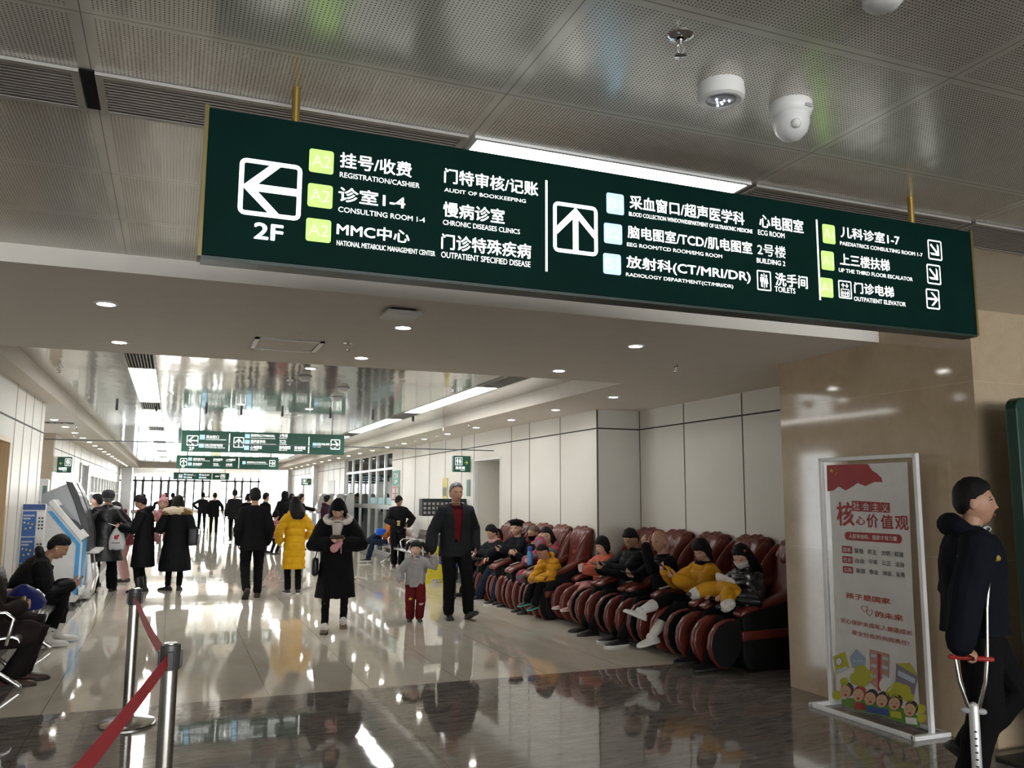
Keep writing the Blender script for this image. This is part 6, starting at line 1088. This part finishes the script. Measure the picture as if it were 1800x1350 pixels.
m.tube([V((0, -.18, .03)), V((0, -.06, .05)), V((.0, .08, .04))], [.06, .10, .09], 16); m.tube([V((.0, .06, .05)), V((-.13, .14, .04)), V((-.19, .17, .01))], [.075, .07, .055], 14); m.tube([V((.0, -.10, .04)), V((-.12, -.20, .0)), V((-.17, -.26, -.05))], [.075, .07, .055], 14)
me = remesh(m, .007, 2, 'coat'); displace(me, lambda c: .010*(np.abs(np.sin(c[:, 1]*32+c[:, 0]*16))**.6-.6)); paint(me, [MUST]); o = bpy.data.objects.new('child_coat', me); COL.objects.link(o); o.location = (4.98, 6.93, .675); tag(o, 'child\'s mustard coat with white fur cuffs lying on the masked woman\'s lap', 'coat')
for p, r, tl in (((-.20, .175, .005), .058, 0), ((-.18, -.275, -.06), .056, 0)):
    q = MB(); q.tube([V(p)+V((.03, 0, .01)), V(p), V(p)-V((.022, -.01 if p[1] > 0 else .012, .01))], r, 14); q.tube([V(p)-V((.04, 0, .012)), V(p)-V((.09, -.01, .014))], .022, 10, 1); me = q.build('fur_cuff', [WFUR, BLACKP], smooth=True); me.parent = o
q = MB(); q.tube([V((.02, .10, .12)), V((-.03, .02, .15)), V((.0, -.10, .13))], [.05, .07, .05], 14, ell=.6); q = q.build('hood_lining', CREAM, smooth=True); q.parent = o
def zipboot(i):
    m = i['MBs']()
    for a, k in zip(i['A'], i['K']): d = (k-a).normalized(); m.tube([a+d*.02+V((.048, .0, 0)), a+d*.15+V((.055, .0, 0))], .004, 6)
    i['put'](m, 'boot_zip', [BLACKP], False)
yw = sitter('woman in a mustard jacket and white boots with her legs stretched out, phone in hand', (5.26, 7.69, 0), 90, h=1.62, lean=-4, head=(14, 26, 0), wl=(-.02, .36, .80), wr=(.14, .40, .86), el=(-.8, -.3, -1), er=(.8, -.3, -1), root=(0, 0, .47), al=(-.05, .70, .22), ar=(.02, .78, .47), kl=(-.1, .7, 1), kr=(.1, .6, 1), fl=(5, -8), fr=(0, 22), hair='bob', hl=dict(d=(.3, .8, .3), n=(.3, -.3, .8), c=.6), hr=dict(d=(-.1, .8, .5), n=(-.6, -.3, .5), c=.7), extra=zipboot, top=dict(mat=MUST, off=.045, hem=-.08, puff=.010, pitch=.10, scarf=BLK, arm=(.082, .074, .06)), shoes=dict(mat=SHOEW, sole=SOLEW, boot=.13), group=G1, seed=52, vox=.006)
phone(yw, 1, 'phone in the hand of the woman with white boots')
bm_ = sitter('bald man in black covering his face with one hand in a massage chair', (5.25, 8.43, 0), 90, h=1.74, lean=4, head=(12, 12, 0), wl=(-.10, .30, 1.03), wr=(.10, .34, .70), el=(-.5, .8, -1), er=(.9, -.4, -.4), al=(-.13, .63, .085), ar=(.13, .56, .085), hl=dict(d=(.45, .1, .9), n=(.4, -.9, 0), c=.35), hr=dict(d=(-.2, .9, .1), n=(-.5, -.1, .8), c=.6), hair=None, hairm=STUB, skin=SKINT, eyes=1, top=dict(off=.035, hem=-.08, collar=.02), shoes=dict(mat=SHOE, sole=SOLEW, k=1.06), group=G1, seed=53, vox=.006)
phone(bm_, 1, 'phone in the lower hand of the bald man')
pm = sitter('short-haired man in a black puffer jacket using his phone in a massage chair', (5.24, 9.17, 0), 90, h=1.72, lean=-6, head=(10, 26, 0), wl=(-.06, .38, .74), wr=(.08, .38, .74), el=(-1, -.3, -.5), er=(1, -.3, -.5), al=(-.13, .60, .085), ar=(.13, .57, .085), hl=dict(d=(.2, .9, .2), n=(.5, -.1, .7), c=.55), hr=dict(d=(-.2, .9, .2), n=(-.5, -.1, .7), c=.55), skin=SKINT, top=dict(mat=BLK2, off=.05, hem=-.08, puff=.012, pitch=.085, collar=.05, arm=(.085, .076, .06)), group=G1, seed=54, vox=.006)
phone(pm, 1, 'phone in the hands of the man in the puffer jacket')
pc = sitter('child in a coral coat and pink trousers with pink shoes holding a paper cup', (5.26, 9.90, 0), 90, h=1.30, child=1, hs=1.28, root=(0, .04, .62), lean=-4, head=(4, 12, 0), wl=(-.10, .40, .88), wr=(.14, .36, .90), el=(-.9, -.3, -.6), er=(.9, -.3, -.6), al=(-.13, .70, .32), ar=(.12, .72, .32), kl=(-.1, .6, 1), kr=(.1, .6, 1), hair='bob', skin=SKINP, top=dict(mat=CORAL, off=.05, hem=-.08, puff=.010, hood=True, pitch=.11, arm=(.088, .08, .07)), legs=dict(mat=PINK, r=(.11, .095, .08)), shoes=dict(mat=SHOEP, sole=SOLEW), group=G1, seed=55)
m = MB(); m.lathe([(.026, -.04), (.036, .045), (.037, .048)], 16); held('paper_cup', pc, m, [WHITEC], pc['hands'][-1][4]+V((0, .02, .02)), 'white paper cup in the hand of the child in pink trousers', 'cup', smooth=50)
bo = sitter('boy in a mustard puffer jacket and black trousers bending forward', (4.86, 10.50, 0), 98, h=1.22, child=1, hs=1.3, root=(0, .04, .64), lean=30, head=(0, 34, 0), wl=(-.10, .46, .72), wr=(.10, .50, .70), el=(-.8, 0, -1), er=(.8, 0, -1), al=(-.12, .55, .30), ar=(.10, .60, .34), kl=(-.1, .6, 1), kr=(.1, .6, 1), fl=(5, -10), fr=(-5, -10), hair='buzz', hairm=HAIRB, skin=SKINT, top=dict(mat=MUST, off=.055, hem=-.10, puff=.014, pitch=.11, hood=True, arm=(.095, .085, .07)), legs=dict(r=(.11, .09, .075)), shoes=dict(mat=SHOE, sole=mat('mint sole', (.05, .45, .34), .5)), group=G1, seed=56)
rw = sitter('woman with long dark hair in a red hooded coat raising a hand to her mouth', (5.06, 11.16, 0), 100, h=1.64, lean=6, head=(36, 6, 6), wl=(-.08, .25, 1.03), wr=(.16, .32, .72), el=(-.8, .3, -1), er=(1, -.3, -.4), al=(-.12, .46, .085), ar=(.10, .40, .085), hair='long', hl=dict(d=(.25, -.2, .9), n=(.2, -.9, 0), c=.6), top=dict(mat=FLOWER, off=.05, hem=-.10, hood='big', scarf=REDC, lap=.95, arm=(.085, .078, .064)), shoes=dict(boot=.22), group=G1, seed=57)
km = sitter('reclining man with cropped hair and a black face mask behind the beret man', (5.10, 11.92, 0), 92, h=1.66, lean=-8, head=(10, 14, -8), wl=(-.1, .3, .75), wr=(.1, .3, .75), al=(-.12, .44, .085), ar=(.12, .42, .085), hair='buzz', hairm=STUB, skin=SKINT, mask=BLK, top=dict(off=.035), group=G1, seed=58)
bt_ = sitter('man in a black beret and navy jacket looking over his shoulder in a massage chair', (5.08, 12.42, 0), 96, h=1.74, lean=2, head=(34, 4, 0), wl=(-.16, .34, .78), wr=(.18, .42, .66), el=(-1, -.3, -.3), er=(1, -.3, -.4), al=(-.26, .52, .085), ar=(.22, .56, .085), fl=(14, 0), fr=(-4, 0), hl=dict(d=(.2, .9, -.1), n=(.5, -.1, .6), c=.55), hr=dict(d=(0, .8, -.6), n=(-.2, -.5, -.8), c=.4), hairm=HAIRB, hat=('beret', BLK), skin=SKIN, top=dict(mat=NAVY, off=.05, hem=-.08, hood=True, collar=.03, arm=(.085, .078, .064)), legs=dict(mat=cloth('blue black denim', (.012, .016, .030)), r=(.105, .085, .07)), shoes=dict(mat=SHOE, sole=SOLEW, k=1.08), girth=1.06, group=G1, seed=59)
phone(bt_, -1, 'dark phone in the hand of the man in a beret')
pt = sitter('woman with a ponytail in a dark jacket and pink collar writing at the side table', (5.02, 13.16, 0), 96, h=1.62, lean=10, head=(6, 26, 0), wl=(-.10, .40, .74), wr=(.08, .40, .74), el=(-1, -.2, -.5), er=(1, -.2, -.5), al=(-.12, .50, .085), ar=(.12, .62, .085), hair='ponytail', hl=dict(d=(.2, .9, -.1), n=(.2, 0, -.9), c=.5), hr=dict(d=(-.2, .9, -.1), n=(-.2, 0, -.9), c=.5), top=dict(mat=CHAR, off=.045, hem=-.08, scarf=PINK, arm=(.08, .074, .06)), group=G1, seed=60)
